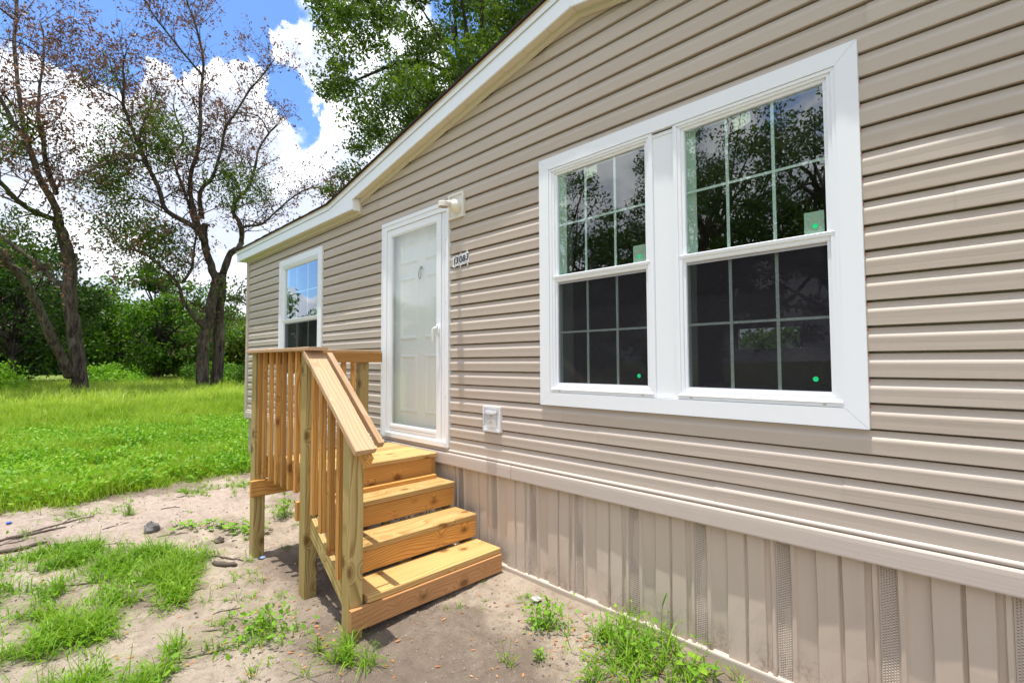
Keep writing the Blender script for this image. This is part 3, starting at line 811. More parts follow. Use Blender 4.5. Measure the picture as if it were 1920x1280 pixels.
hb.tube([(-3.209, -0.038, 1.70), (-3.212, -0.060, 1.700), (-3.232, -0.066, 1.690), (-3.236, -0.066, 1.60), (-3.234, -0.064, 1.585)], [0.008, 0.008, 0.008, 0.0075, 0.006], 8)
hb.tube([(-3.205, -0.04, 1.712), (-3.187, -0.055, 1.716)], [0.007, 0.006], 8)
hb.build('handle', M_white, storm, True)
ed = MB().box(-3.985, -3.118, 0.055, 0.098, 0.80, 2.63).build('entry_door', M_door, house)
def panel(x0, x1, z0, z1):
    w_, y0_, y1_ = 0.022, 0.054, 0.046
    O = [(x0, z0), (x1, z0), (x1, z1), (x0, z1)]; I_ = [(x0 + w_, z0 + w_), (x1 - w_, z0 + w_), (x1 - w_, z1 - w_), (x0 + w_, z1 - w_)]
    J_ = [(x0 + 2 * w_, z0 + 2 * w_), (x1 - 2 * w_, z0 + 2 * w_), (x1 - 2 * w_, z1 - 2 * w_), (x0 + 2 * w_, z1 - 2 * w_)]
    vs = [(a, 0.0545, c) for a, c in O] + [(a, 0.038, c) for a, c in I_] + [(a, 0.0535, c) for a, c in J_] 
    fs = [(i, (i + 1) % 4, 4 + (i + 1) % 4, 4 + i) for i in range(4)] + [(4 + i, 4 + (i + 1) % 4, 8 + (i + 1) % 4, 8 + i) for i in range(4)] + [(8, 9, 10, 11)]
    MB().add(vs, fs).build('door_panel', M_door, ed)
for (a, c) in ((-3.885, -3.605), (-3.500, -3.220)):
    for (z0, z1) in ((2.30, 2.50), (1.62, 2.19), (0.98, 1.50)): panel(a, c, z0, z1)
kn = MB(); kn.lathe([(0, 0.012), (0.012, 0.012), (0.014, 0)], (-3.552, 0.05, 2.245), 'Y', 12)
kn.tube([(-3.552, 0.040, 2.25), (-3.566, 0.030, 2.215), (-3.566, 0.028, 2.165), (-3.552, 0.032, 2.14), (-3.538, 0.028, 2.165), (-3.538, 0.030, 2.215), (-3.552, 0.040, 2.25)], 0.004, 6)
kn.build('knocker', M_brass, ed, True)
MB().box(-4.068, -3.08, -0.031, 0.03, 0.7515, 0.7640).build('threshold', M_band, house)

# ------------------------------------------------------------------ wall fittings
lamp = thing('wall_lamp', 'white wall lamp on a square mounting block beside the door head', 'lamp', (-2.985, 0, 2.64))
mb = MB(); mitred(mb, -0.091, 0.091, -0.098, 0.098, (0.016,) * 4, -0.032, -0.003); mb.box(-0.0745, 0.0745, -0.022, -0.003, -0.0815, 0.0815)
mb.build('mounting_block', M_lampw, lamp)
mb = MB(); mb.lathe([(0.052, 0.0), (0.052, 0.018), (0.048, 0.034), (0.038, 0.052), (0.024, 0.064), (0.010, 0.070), (0.0, 0.071)], (0.008, -0.022, -0.006), 'Y', 20)
mb.build('lamp_base', M_lampw, lamp, True)
mb = MB(); mb.tube([(0.004, -0.075, 0.010), (0.004, -0.100, 0.006), (0.004, -0.125, -0.006)], [0.021, 0.019, 0.018], 12); mb.build('arm', M_lampw, lamp, True)
mb = MB(); mb.lathe([(0.0, 0.022), (0.028, 0.021), (0.038, 0.018), (0.040, 0.012), (0.040, -0.020), (0.034, -0.020)], (0.004, -0.150, -0.016), 'Z', 40)
hd = mb.build('lamp_head', M_lampw, lamp)
MB().lathe([(0.0335, -0.018), (0.0, -0.017)], (0.004, -0.150, -0.014), 'Z', 20).build('lens', M_lens, hd)

sock = thing('outdoor_socket', 'white weatherproof socket with clear bubble cover low on the siding', 'socket', (-2.583, 0, 1.022))
mb = MB(); mitred(mb, -0.090, 0.090, -0.089, 0.089, (0.014,) * 4, -0.030, -0.003); mb.box(-0.0755, 0.0755, -0.022, -0.003, -0.0745, 0.0745)
mb.build('mounting_plate', M_plate, sock)
MB().box(-0.045, 0.045, -0.028, -0.0222, -0.055, 0.045).build('socket_face', M_conc, sock)
for zc in (-0.028, 0.018): MB().box(-0.012, -0.009, -0.0292, -0.0282, zc, zc + 0.012).box(0.006, 0.009, -0.0292, -0.0282, zc, zc + 0.012).build('slot', M_seam, sock)
mb = MB()
cv = [(-0.058, -0.024, -0.062), (0.058, -0.024, -0.062), (0.058, -0.024, 0.048), (-0.058, -0.024, 0.048), (-0.052, -0.078, -0.045), (0.052, -0.078, -0.040), (0.050, -0.070, 0.040), (-0.050, -0.070, 0.040)]
mb.add(cv, [(0, 1, 5, 4), (1, 2, 6, 5), (2, 3, 7, 6), (3, 0, 4, 7), (4, 5, 6, 7)])
mb.build('clear_cover', M_clear, sock)
MB().box(-0.056, 0.056, -0.034, -0.0225, 0.046, 0.060).build('cover_hinge', M_plate, sock)

num = thing('house_number', 'house number 13083 in black digits on small white plates', 'house number', (-2.93, -0.0185, 2.21))
def digit(ch, xc, zc, rot, parent, size=0.070):
    cu = bpy.data.curves.new('digit', 'FONT'); cu.body = ch; cu.size = size; cu.extrude = 0.0008; cu.offset = 0.0011; cu.align_x = 'CENTER'; cu.align_y = 'CENTER'
    cu.space_character = 1; cu.shear = 0.12
    cu.materials.append(M_num)
    tmp = bpy.data.objects.new('tmp', cu); COL.objects.link(tmp)
    bpy.context.view_layer.update()
    me = bpy.data.meshes.new_from_object(tmp.evaluated_get(bpy.context.evaluated_depsgraph_get()))
    bpy.data.objects.remove(tmp); me.name = 'digit'
    if not me.materials: me.materials.append(M_num)
    dg = bpy.data.objects.new('digit', me); COL.objects.link(dg)
    dg.parent = parent
    dg.location = (xc, -0.0035, zc); dg.rotation_euler = (math.pi / 2, rot, 0)
pl = [('1', -0.083, -0.006, 0.10, 0.034), ('3', -0.050, -0.001, -0.06, 0.036), ('0', -0.004, 0.0, 0.04, 0.036), ('8', 0.033, 0.004, -0.05, 0.036), ('3', 0.072, 0.010, -0.10, 0.036)]
for ch, xc, zc, rt_, w_ in pl:
    c_, s_ = math.cos(rt_), math.sin(rt_)
    hw, hh = w_ / 2, 0.042
    pts = [(-hw, -hh), (hw, -hh), (hw, hh * 0.96), (-hw, hh)]
    pts = [(xc + x_ * c_ + z_ * s_, zc - x_ * s_ + z_ * c_) for x_, z_ in pts]
    pm = MB().prism(pts, -0.0015 - 0.0008 * (ch == '0'), 0.001).build('plate', M_plate, num)
    digit(ch, xc, zc, -rt_, pm)
for xc, zc in ((-0.010, -0.048), (0.076, -0.043), (-0.004, 0.046), (0.070, 0.056)):
    MB().box(xc - 0.005, xc + 0.005, -0.0012, 0.001, zc - 0.012, zc + 0.010).build('mounting_tab', M_plate, num)

# ------------------------------------------------------------------ wooden porch
porch = thing('wooden_porch', 'new pine porch with railing and four steps up to the door', 'porch', (-3.3, -0.6, 0))
PO = Vector((-3.3, -0.6, 0))
def pb(name, a, b2, w, t, m, up=(0, 0, 1), ch=0.003, parent=None):
    return board(name, Vector(a) - PO, Vector(b2) - PO, w, t, m, parent or porch, up, ch)
YO = -1.15
PW = 0.081
def post(x1, y0, ztop, zbot=-0.16):
    return pb('post', (x1 - PW / 2, y0 + PW / 2, zbot), (x1 - PW / 2, y0 + PW / 2, ztop), PW, PW, M_post, (0, 1, 0), 0.004)
p1 = post(-3.953, YO, 1.499); p2 = post(-3.041, YO, 1.499); p3 = post(-2.470, YO, 1.045); p4 = post(-3.953, -0.305, 1.44)
# decking
dw = 0.118
xx = -3.172
for i in range(7):
    pb('deck_board', (xx - dw / 2, -1.055, 0.7035), (xx - dw / 2, -0.062, 0.7035), dw, 0.033, M_tread, ch=0.004)
    xx -= dw + 0.008
# joists and rim
pb('rim_joist', (-4.03, -1.045, 0.627), (-3.19, -1.045, 0.627), 0.032, 0.118, M_pine)
pb('rim_joist', (-4.02, -0.085, 0.627), (-3.19, -0.085, 0.627), 0.032, 0.118, M_pine)
for xj in (-3.98, -3.6): pb('joist', (xj, -1.025, 0.627), (xj, -0.105, 0.627), 0.032, 0.118, M_pine)
pb('deck_beam', (-3.935, YO - 0.028, 0.503), (-3.935, -0.10, 0.503), 0.034, 0.118, M_pine)
pb('cross_brace', (-3.145, YO - 0.012, 0.505), (-3.145, -0.10, 0.505), 0.030, 0.118, M_pine)
# steps
NX = [-3.185, -2.945, -2.700, -2.452]; NZ = [0.720, 0.533, 0.348, 0.173]
for i in (1, 2, 3):
    pb('tread', (NX[i] - 0.130, -1.048, NZ[i] - 0.018), (NX[i] - 0.130, -0.068, NZ[i] - 0.018), 0.260, 0.036, M_tread, ch=0.004)
for i, (zt, zb) in enumerate(((0.684, 0.552), (0.495, 0.368), (0.310, 0.190))):
    pb('riser', (NX[i] - 0.022, -1.045, (zt + zb) / 2), (NX[i] - 0.022, -0.070, (zt + zb) / 2), 0.030, zt - zb, M_pine)
pb('riser', (-2.4545, YO, 0.078), (-2.4545, -0.068, 0.078), 0.030, 0.114, M_red)
for yj in (-1.095, -0.60, -0.09):
    pts = [(-2.49, 0.02), (-2.49, 0.135), (-2.745, 0.135), (-2.745, 0.31), (-2.99, 0.31), (-2.99, 0.495), (-3.225, 0.495), (-3.225, 0.684), (-3.25, 0.684), (-3.20, 0.50), (-3.15, 0.40), (-2.75, 0.03)]
    if yj != -1.095: MB().prism([(x_ - PO.x, z_) for x_, z_ in pts], yj - 0.016 - PO.y, yj + 0.016 - PO.y).build('stringer', M_post, porch)
# outer stringer below the balusters
def slopez(x, x0, z0, s): return z0 + (x - x0) * s
pb('stringer', (-3.05, -1.100, 0.433), (-2.545, -1.100, 0.113), 0.032, 0.105, M_post, (0, 0, 1))
# railing by the steps
pb('rail_cap', (-4.035, -1.130, 1.5095), (-2.922, -1.130, 1.5095), 0.122, 0.021, M_pinel)
pb('top_rail', (-3.952, -1.095, 1.455), (-3.123, -1.095, 1.455), 0.032, 0.080, M_pine)
sA = Vector((-2.995, -1.1325, 1.487)); sB = Vector((-2.335, -1.1325, 0.966))
pb('rail_cap', sA, sB, 0.118, 0.034, M_pinel, (0, 0, 1), 0.004)
dvec = (sB - sA).normalized()
pb('top_rail', sA + Vector((0.0, 0.030, -0.065)), sB + Vector((-0.02, 0.030, -0.063)), 0.032, 0.075, M_pine)
pb('handrail', (-3.165, -0.95, 1.478), (-2.50, -0.95, 0.962), 0.036, 0.036, M_pinel)
for f in (0.08, 0.5, 0.93):
    c0 = Vector((-3.165, -0.95, 1.478)).lerp(Vector((-2.50, -0.95, 0.962)), f)
    mb = MB(); mb.tube([c0 - PO + Vector((0, 0, -0.018)), c0 - PO + Vector((0, -0.01, -0.04)), c0 - PO + Vector((0, -0.10, -0.045))], 0.006, 7)
    mb.build('handrail_bracket', M_nail, porch, True)
for xr in (-3.846, -3.732, -3.666, -3.546, -3.431, -3.322, -3.212)[0:1] + (-3.79, -3.666, -3.546, -3.431, -3.322, -3.212):
    if xr == -3.846: continue
    pb('baluster', (xr - 0.0150, -1.130, 0.600), (xr - 0.0150, -1.130, 1.498), 0.028, 0.026, M_pine, (0, 1, 0), 0.002)
pb('baluster', (-3.905, -1.128, 0.610), (-3.905, -1.128, 1.498), 0.034, 0.034, M_pine, (0, 1, 0), 0.002)
for xr, zb in ((-2.825, 0.440), (-2.712, 0.343), (-2.600, 0.246), (-2.935, 0.52)):
    zt = sA.z + (xr - 0.0175 - sA.x) * (sB.z - sA.z) / (sB.x - sA.x) - 0.024
    pb('baluster', (xr - 0.0175, -1.131, zb), (xr - 0.0175, -1.131, zt), 0.034, 0.034, M_pine, (0, 1, 0), 0.002)
# railing across the far side
pb('top_rail', (-3.935, -1.068, 1.470), (-3.935, -0.115, 1.470), 0.034, 0.086, M_pine)
pb('rail_cap', (-3.985, -1.068, 1.5235), (-3.985, -0.115, 1.5235), 0.118, 0.018, M_pinel)
yb = -0.365
while yb > -1.02:
    pb('baluster', (-3.970, yb, 0.55), (-3.970, yb, 1.512), 0.034, 0.034, M_pine, (0, 1, 0), 0.002)
    yb -= 0.087
# screws and nails
def nail(x, y, z, ax='Y', r=0.0035, d=-1):
    mb = MB()
    if ax == 'Z': mb.lathe([(0, 0.001), (r, 0.001), (r, -0.001)], (0, 0, 0), 'Z', 8)
    elif ax == 'Y': mb.lathe([(0, 0.001), (r, 0.001), (r, -0.001)], (0, 0, 0), 'Y', 8)
    else:
        mb.add([(0.001, r * math.cos(k * math.pi / 4), r * math.sin(k * math.pi / 4)) for k in range(8)], [tuple(range(8))])
    mb.build('screw', M_nail, porch, False, (x - PO.x, y - PO.y, z))
for (y, z) in ((-1.13, 0.105), (-1.128, 0.045), (-1.09, 0.112), (-1.088, 0.055)): nail(-2.4393, y, z, 'X', 0.004)
for f in (0.05, 0.93):
    c0 = sA.lerp(sB, f)
    for dy in (-0.04, 0.035): nail(c0.x, c0.y + dy, c0.z + 0.0215, 'Z', 0.003)
for i in (1, 2, 3):
    for yy in (-0.10, -0.60, -1.0):
        nail(NX[i] - 0.05, yy, NZ[i] + 0.0004, 'Z', 0.003); nail(NX[i] - 0.20, yy, NZ[i] + 0.0004, 'Z', 0.003)

# ------------------------------------------------------------------ foliage builders
def leaves_np(P, size, aspect=0.5, up=0.3, r=None, drop=0.0):
    """one folded diamond leaf per point"""
    r = r or rng
    n = len(P)
    d = r.normal(size=(n, 3)); d[:, 2] -= drop; d /= np.linalg.norm(d, axis=1)[:, None]
    nn = r.normal(size=(n, 3)); nn[:, 2] += up * 3
    s = np.cross(d, nn); s /= (np.linalg.norm(s, axis=1)[:, None] + 1e-9)
    L = size * r.uniform(0.6, 1.35, n)[:, None]
    w = L * aspect
    V = np.empty((n, 4, 3))
    V[:, 0] = P; V[:, 1] = P + d * L * 0.5 + s * w * 0.5; V[:, 2] = P + d * L; V[:, 3] = P + d * L * 0.5 - s * w * 0.5
    F = np.arange(n * 4).reshape(n, 4)
    return V.reshape(-1, 3), F

def grow(start, direction, length, r0, depth, mb, tips, rr, wild=0.35, nseg=4, sides=4, up=0.15):
    pts = [start]; rad = [r0]
    d = direction.normalized(); p = start.copy()
    for i in range(nseg):
        d = (d + Vector((rr.gauss(0, wild), rr.gauss(0, wild), rr.gauss(up, wild))) * 0.45).normalized()
        p = p + d * (length / nseg); pts.append(p.copy()); rad.append(r0 * (1 - 0.75 * (i + 1) / nseg))
    mb.tube(pts, rad, sides, False)
    if depth == 0:
        for q_ in pts[1:]: tips.append(q_)
        return
    for i in range(1, len(pts)):
        for _ in range(rr.choice((1, 1, 2))):
            a = Vector((rr.gauss(0, 1), rr.gauss(0, 1), rr.gauss(0.15, 0.8))).normalized()
            nd = (d * 0.55 + a * 0.85).normalized()
            grow(pts[i], nd, length * rr.uniform(0.42, 0.7), max(0.006, rad[i] * 0.55), depth - 1, mb, tips, rr, wild, 3, 3, up)

TREES = {'A': {'base': (-24.3,3.47,0.36),'limbs': [[(0.14,-0.29,0.09,0.34),(0.09,-0.27,1.95,0.304),(0.08,-0.09,2.85,0.279),(0.06,0.05,3.94,0.255),(0.05,0.2,4.87,0.233)],[(-0.22,0.35,0.05,0.328),(-0.21,0.4,1.97,0.306),(-0.21,0.39,3.26,0.29),(-0.2,0.45,4.38,0.275),(-0.19,0.48,5.03,0.261)],[(0.05,0.2,4.69,0.233),(0.04,-0.13,5.56,0.212),(0.09,-0.27,6.08,0.197),(0.15,-0.34,6.6,0.184),(0.23,-0.32,7.03,0.172)],[(-0.19,0.48,5.03,0.213),(-0.23,0.75,5.92,0.189),(-0.25,1.09,6.26,0.172),(-0.31,1.27,6.68,0.155),(-0.43,1.25,7.38,0.139),(-0.62,0.99,7.99,0.123),(-0.7,1.09,8.52,0.108),(-0.67,1.6,9.32,0.095),(-0.69,1.91,10.41,0.081),(-0.76,2.06,11.28,0.067),(-0.72,2.51,12.24,0.053),(-0.71,2.88,12.78,0.039)],[(-0.02,-0.07,2.68,0.15),(0.28,-0.37,2.64,0.122),(0.49,-1.1,3.54,0.1),(0.81,-1.32,4.17,0.083),(1.08,-1.8,4.67,0.066),(1.33,-2.52,5.18,0.05),(1.6,-3.18,5.27,0.036),(1.91,-3.68,4.99,0.024)],[(0.76,-1.18,4.36,0.087),(0.66,-0.87,5.01,0.07),(0.51,-0.78,5.75,0.057),(0.37,-0.62,6.86,0.045)],[(0.24,-0.31,6.17,0.171),(0.41,-0.78,6.77,0.147),(0.49,-1.75,7.24,0.126),(0.71,-2.08,8.05,0.11),(0.92,-2.53,8.87,0.096),(1.15,-2.84,9.52,0.083),(1.38,-3.14,10.14,0.07),(1.63,-3.36,10.6,0.059),(1.9,-3.38,11.27,0.048),(2.16,-3.45,11.74,0.038),(2.44,-3.41,12.14,0.029)],[(1.84,-3.38,10.51,0.049),(1.96,-3.7,10.66,0.038),(2.07,-4.11,10.68,0.031),(2.2,-4.4,10.73,0.024),(2.33,-4.67,10.42,0.018)],[(0.26,-0.67,6.64,0.102),(-0.28,-0.89,8.06,0.084),(-0.81,-1.1,9.05,0.071),(-1.34,-1.33,10.24,0.059),(-1.89,-1.71,11.24,0.047),(-2.39,-1.8,12.14,0.036)],[(0.23,-0.31,6.35,0.148),(-0.0,-0.75,7.66,0.13),(-0.16,-0.82,9.04,0.118),(-0.25,-0.62,9.94,0.107),(-0.36,-0.46,11.13,0.097),(-0.5,-0.45,12.49,0.087),(-0.62,-0.37,13.52,0.078),(-0.75,-0.32,14.74,0.068),(-0.93,-0.54,15.98,0.058),(-1.09,-0.64,16.59,0.049),(-1.28,-0.86,17.25,0.039),(-1.44,-1.0,18.04,0.03)],[(-0.8,-0.33,13.99,0.072),(-0.58,-0.95,14.39,0.057),(-0.35,-1.61,14.9,0.046),(-0.1,-2.17,15.31,0.037),(0.19,-2.57,15.66,0.029),(0.49,-2.89,15.93,0.021)],[(-0.09,-0.37,7.31,0.139),(0.14,-0.52,8.4,0.117),(0.48,-0.15,9.04,0.102),(0.79,0.07,10.2,0.088),(1.07,0.14,11.04,0.074),(1.4,0.44,11.74,0.062),(1.79,0.88,12.76,0.051),(2.19,1.32,13.51,0.04),(2.55,1.61,14.12,0.029)],[(-0.77,-1.21,10.29,0.081),(-0.89,-0.97,10.96,0.062),(-1.11,-1.22,11.88,0.048),(-1.3,-1.31,12.48,0.035)],[(-0.09,1.21,6.63,0.097),(0.39,1.14,7.14,0.08),(1.05,1.62,7.2,0.069),(1.67,1.93,7.6,0.058),(2.37,2.46,8.29,0.049),(3.13,3.05,8.71,0.04),(3.92,3.63,8.47,0.031),(4.66,4.03,8.02,0.023)],[(-0.54,1.82,10.34,0.05),(-0.98,1.5,10.38,0.04),(-1.35,1.41,11.07,0.033),(-1.79,1.07,11.51,0.026)],[(-0.64,2.48,12.2,0.052),(-1.0,2.11,13.03,0.041),(-1.5,1.24,13.1,0.033),(-1.88,0.72,12.85,0.026)],[(-0.14,0.67,3.83,0.095),(-0.39,1.08,3.99,0.062),(-0.58,1.67,3.76,0.037)],[(1.04,-2.55,8.83,0.062),(1.34,-3.1,8.74,0.047),(1.65,-3.73,8.31,0.036),(1.98,-4.26,7.76,0.026),(2.33,-4.65,7.27,0.018)],[(0.65,-1.78,7.2,0.064),(-0.11,-2.35,7.68,0.047),(-0.86,-2.93,7.72,0.034),(-1.6,-3.64,7.39,0.022)],[(1.49,-2.89,9.39,0.05),(1.2,-2.61,10.56,0.039),(0.9,-2.32,11.43,0.03),(0.59,-2.15,12.3,0.021)]],'zones': [(0.1,-2.03,10.37,1.02,'g'),(-0.02,-2.94,9.53,0.97,'g'),(-0.1,-3.68,8.67,0.84,'g'),(-0.11,-3.8,8.15,0.84,'g'),(-0.09,-3.52,12.28,0.47,'g'),(-0.14,-4.12,11.8,0.38,'g'),(0.67,0.61,8.91,0.95,'g'),(0.95,1.55,8.7,0.53,'g'),(-0.06,-3.26,6.63,1.06,'g'),(0.19,-1.54,6.41,0.85,'b'),(0.33,-0.83,10.24,0.64,'b'),(-0.03,-3.0,6.15,1.18,'g'),(0.12,-1.93,5.63,0.99,'g'),(0.76,0.91,4.14,0.71,'g')]},'B': {'base': (-23.95,-0.9,0.36),'limbs': [[(0.01,0.16,0.24,0.331),(0.0,0.04,1.38,0.308),(-0.01,-0.12,2.44,0.289),(-0.01,-0.21,3.5,0.274),(-0.01,-0.23,4.64,0.26),(-0.02,-0.4,5.53,0.245),(-0.03,-0.58,6.03,0.231)],[(-0.03,-0.58,6.03,0.192),(0.22,-0.56,6.16,0.169),(0.46,-0.78,6.81,0.15),(0.71,-1.12,7.4,0.133),(0.95,-1.34,8.13,0.118),(1.2,-1.56,8.62,0.104),(1.45,-1.81,8.93,0.09),(1.71,-2.1,9.48,0.078),(1.97,-2.37,9.87,0.066)],[(0.75,-1.34,8.19,0.109),(0.45,-1.54,9.09,0.099),(0.15,-1.67,10.18,0.091),(-0.15,-1.77,11.22,0.085),(-0.45,-1.86,12.44,0.079),(-0.75,-1.84,13.74,0.074),(-1.05,-1.85,14.75,0.068)],[(-0.03,-0.66,7.18,0.125),(-0.33,-0.92,8.18,0.105),(-0.61,-1.05,9.31,0.091),(-0.9,-1.18,10.14,0.078),(-1.19,-1.17,11.36,0.066),(-1.47,-1.1,12.31,0.054),(-1.76,-1.1,13.58,0.043),(-2.05,-1.23,14.32,0.031)],[(-0.03,-0.61,6.21,0.144),(0.7,-1.29,6.28,0.115),(1.45,-1.74,6.49,0.095),(2.21,-2.02,6.69,0.078),(2.97,-2.26,6.86,0.063)],[(-0.03,-0.66,7.18,0.058),(-0.03,-0.61,7.5,0.047),(-0.03,-0.48,7.88,0.039)],[(-1.04,-1.04,9.45,0.059),(-0.38,-1.47,9.85,0.049),(0.29,-1.84,9.91,0.041),(0.96,-2.12,9.97,0.035)],[(0.26,-1.13,7.22,0.037),(0.6,-1.47,7.26,0.026),(0.95,-1.74,7.38,0.018)],[(-0.55,-1.81,12.51,0.038),(-0.92,-1.38,12.58,0.031),(-1.29,-0.96,12.21,0.026),(-1.65,-0.43,12.76,0.021),(-2.01,-0.15,12.27,0.016)],[(-0.55,-1.85,13.25,0.047),(-0.29,-2.24,13.37,0.036),(-0.03,-2.53,13.52,0.027)],[(-1.64,-1.1,13.52,0.031),(-1.77,-0.81,13.64,0.025),(-1.89,-0.38,13.73,0.02),(-2.01,-0.13,13.86,0.016)],[(0.96,-1.95,8.78,0.035),(1.29,-1.52,9.09,0.026),(1.63,-0.97,8.67,0.019),(1.98,-0.48,8.93,0.013)],[(0.29,-0.15,0.63,0.229),(0.64,-0.44,1.37,0.203),(1.0,-0.84,2.35,0.183),(1.35,-1.18,3.28,0.166),(1.72,-1.48,3.82,0.15),(2.09,-1.82,4.26,0.134),(2.46,-2.09,4.67,0.121)],[(-0.02,-0.3,3.72,0.135),(-0.43,-0.56,4.04,0.12),(-0.84,-0.95,4.58,0.108),(-1.25,-1.51,5.18,0.097),(-1.64,-2.05,5.69,0.087),(-2.03,-2.38,6.08,0.077)]],'zones': [(0.46,-2.0,8.79,0.73,'g'),(0.46,-2.09,8.34,0.55,'g'),(0.45,-1.53,5.68,0.83,'g')]}}

def traced_tree(key, name, label, seed, per_limb, leaf_n, zone_only=False):
    D = TREES[key]; rr = random.Random(seed); nr = np.random.default_rng(seed)
    t = thing(name, label, 'tree', D['base'])
    tr = MB()
    tips = []
    for li, L in enumerate(D['limbs']):
        # smooth the limb and roughen it
        P = [Vector(q_[:3]) for q_ in L]; R_ = [max(0.014, q_[3] * 0.74) for q_ in L]
        pts = []; rad = []
        for i in range(len(P) - 1):
            p0, p1_, p2_, p3_ = P[max(i - 1, 0)], P[i], P[i + 1], P[min(i + 2, len(P) - 1)]
            for s in range(4):
                u = s / 4
                q_ = 0.5 * ((2 * p1_) + (p2_ - p0) * u + (2 * p0 - 5 * p1_ + 4 * p2_ - p3_) * u * u + (3 * p1_ - p0 - 3 * p2_ + p3_) * u ** 3)
                r_ = R_[i] + (R_[i + 1] - R_[i]) * u
                pts.append(q_ + Vector((rr.gauss(0, 1), rr.gauss(0, 1), rr.gauss(0, 1))) * r_ * 0.10); rad.append(r_ * rr.uniform(0.92, 1.1))
        pts.append(P[-1]); rad.append(R_[-1])
        if pts[0].z < 0.6:
            pts.insert(0, pts[0] - Vector((0, 0, 0.6))); rad.insert(0, rad[0] * 1.2); rad[1] *= 1.08
        tr.tube(pts, rad, 9 if rad[0] > 0.1 else 6, True)
        if rad[0] > 0.30: continue
        for i in range(2, len(pts)):
            if rad[i] > 0.11: continue
            pr = per_limb * (1.3 if rad[i] < 0.05 else 0.8)
            k = int(pr) + (rr.random() < pr - int(pr))
            for _ in range(k):
                a = Vector((rr.gauss(0, 1), rr.gauss(0, 1), rr.gauss(0.25, 0.7))).normalized()
                dd = (pts[i] - pts[i - 1]).normalized()
                grow(pts[i], dd * 0.5 + a, rr.uniform(0.9, 1.9), max(0.012, min(0.03, rad[i] * 0.4)), 1, tr, tips, rr)
    tr.build('trunk', M_bark, t, True)
    T_ = np.array([tuple(q_) for q_ in tips])
    green = np.zeros(len(T_), bool); brown = np.zeros(len(T_), bool)
    for (x_, y_, z_, r_, k_) in D['zones']:
        m_ = np.linalg.norm((T_ - np.array([x_, y_, z_])) * np.array([0.6, 1, 1]), axis=1) < r_ * 1.15
        if k_ == 'g': green |= m_
        else: brown |= m_
    keep = nr.random(len(T_))
    def scatter(idx, n_, sp):
        Q = T_[idx]; Q = np.repeat(Q, n_, 0)
        return Q + nr.normal(size=Q.shape) * sp
    gi = np.where(green & (keep < 0.8))[0]
    bi = np.where((~green | brown) & (keep < (0.62 if not zone_only else 0.7)))[0]
    extra = [scatter(gi[::2], leaf_n * 2, 0.15)]
    for (x_, y_, z_, r_, k_) in D['zones']:
        if k_ != 'g': continue
        ncl = int(18 * r_ * r_ * 4.5)
        c_ = np.array([x_, y_, z_]) + nr.normal(size=(ncl, 3)) * r_ * np.array([0.6, 0.55, 0.42])
        c_ = np.repeat(c_, 11, 0); extra.append(c_ + nr.normal(size=c_.shape) * 0.15)
    V_, F_ = leaves_np(np.concatenate(extra), 0.13, 0.5, 0.3, nr)
    npmesh('crown', V_, F_, M_oak, t)
    V_, F_ = leaves_np(scatter(bi[nr.random(len(bi)) < 0.42], 10, 0.10), 0.12, 0.48, 0.0, nr, 0.6)
    npmesh('dry_foliage', V_, F_, M_dry, t)
    return t

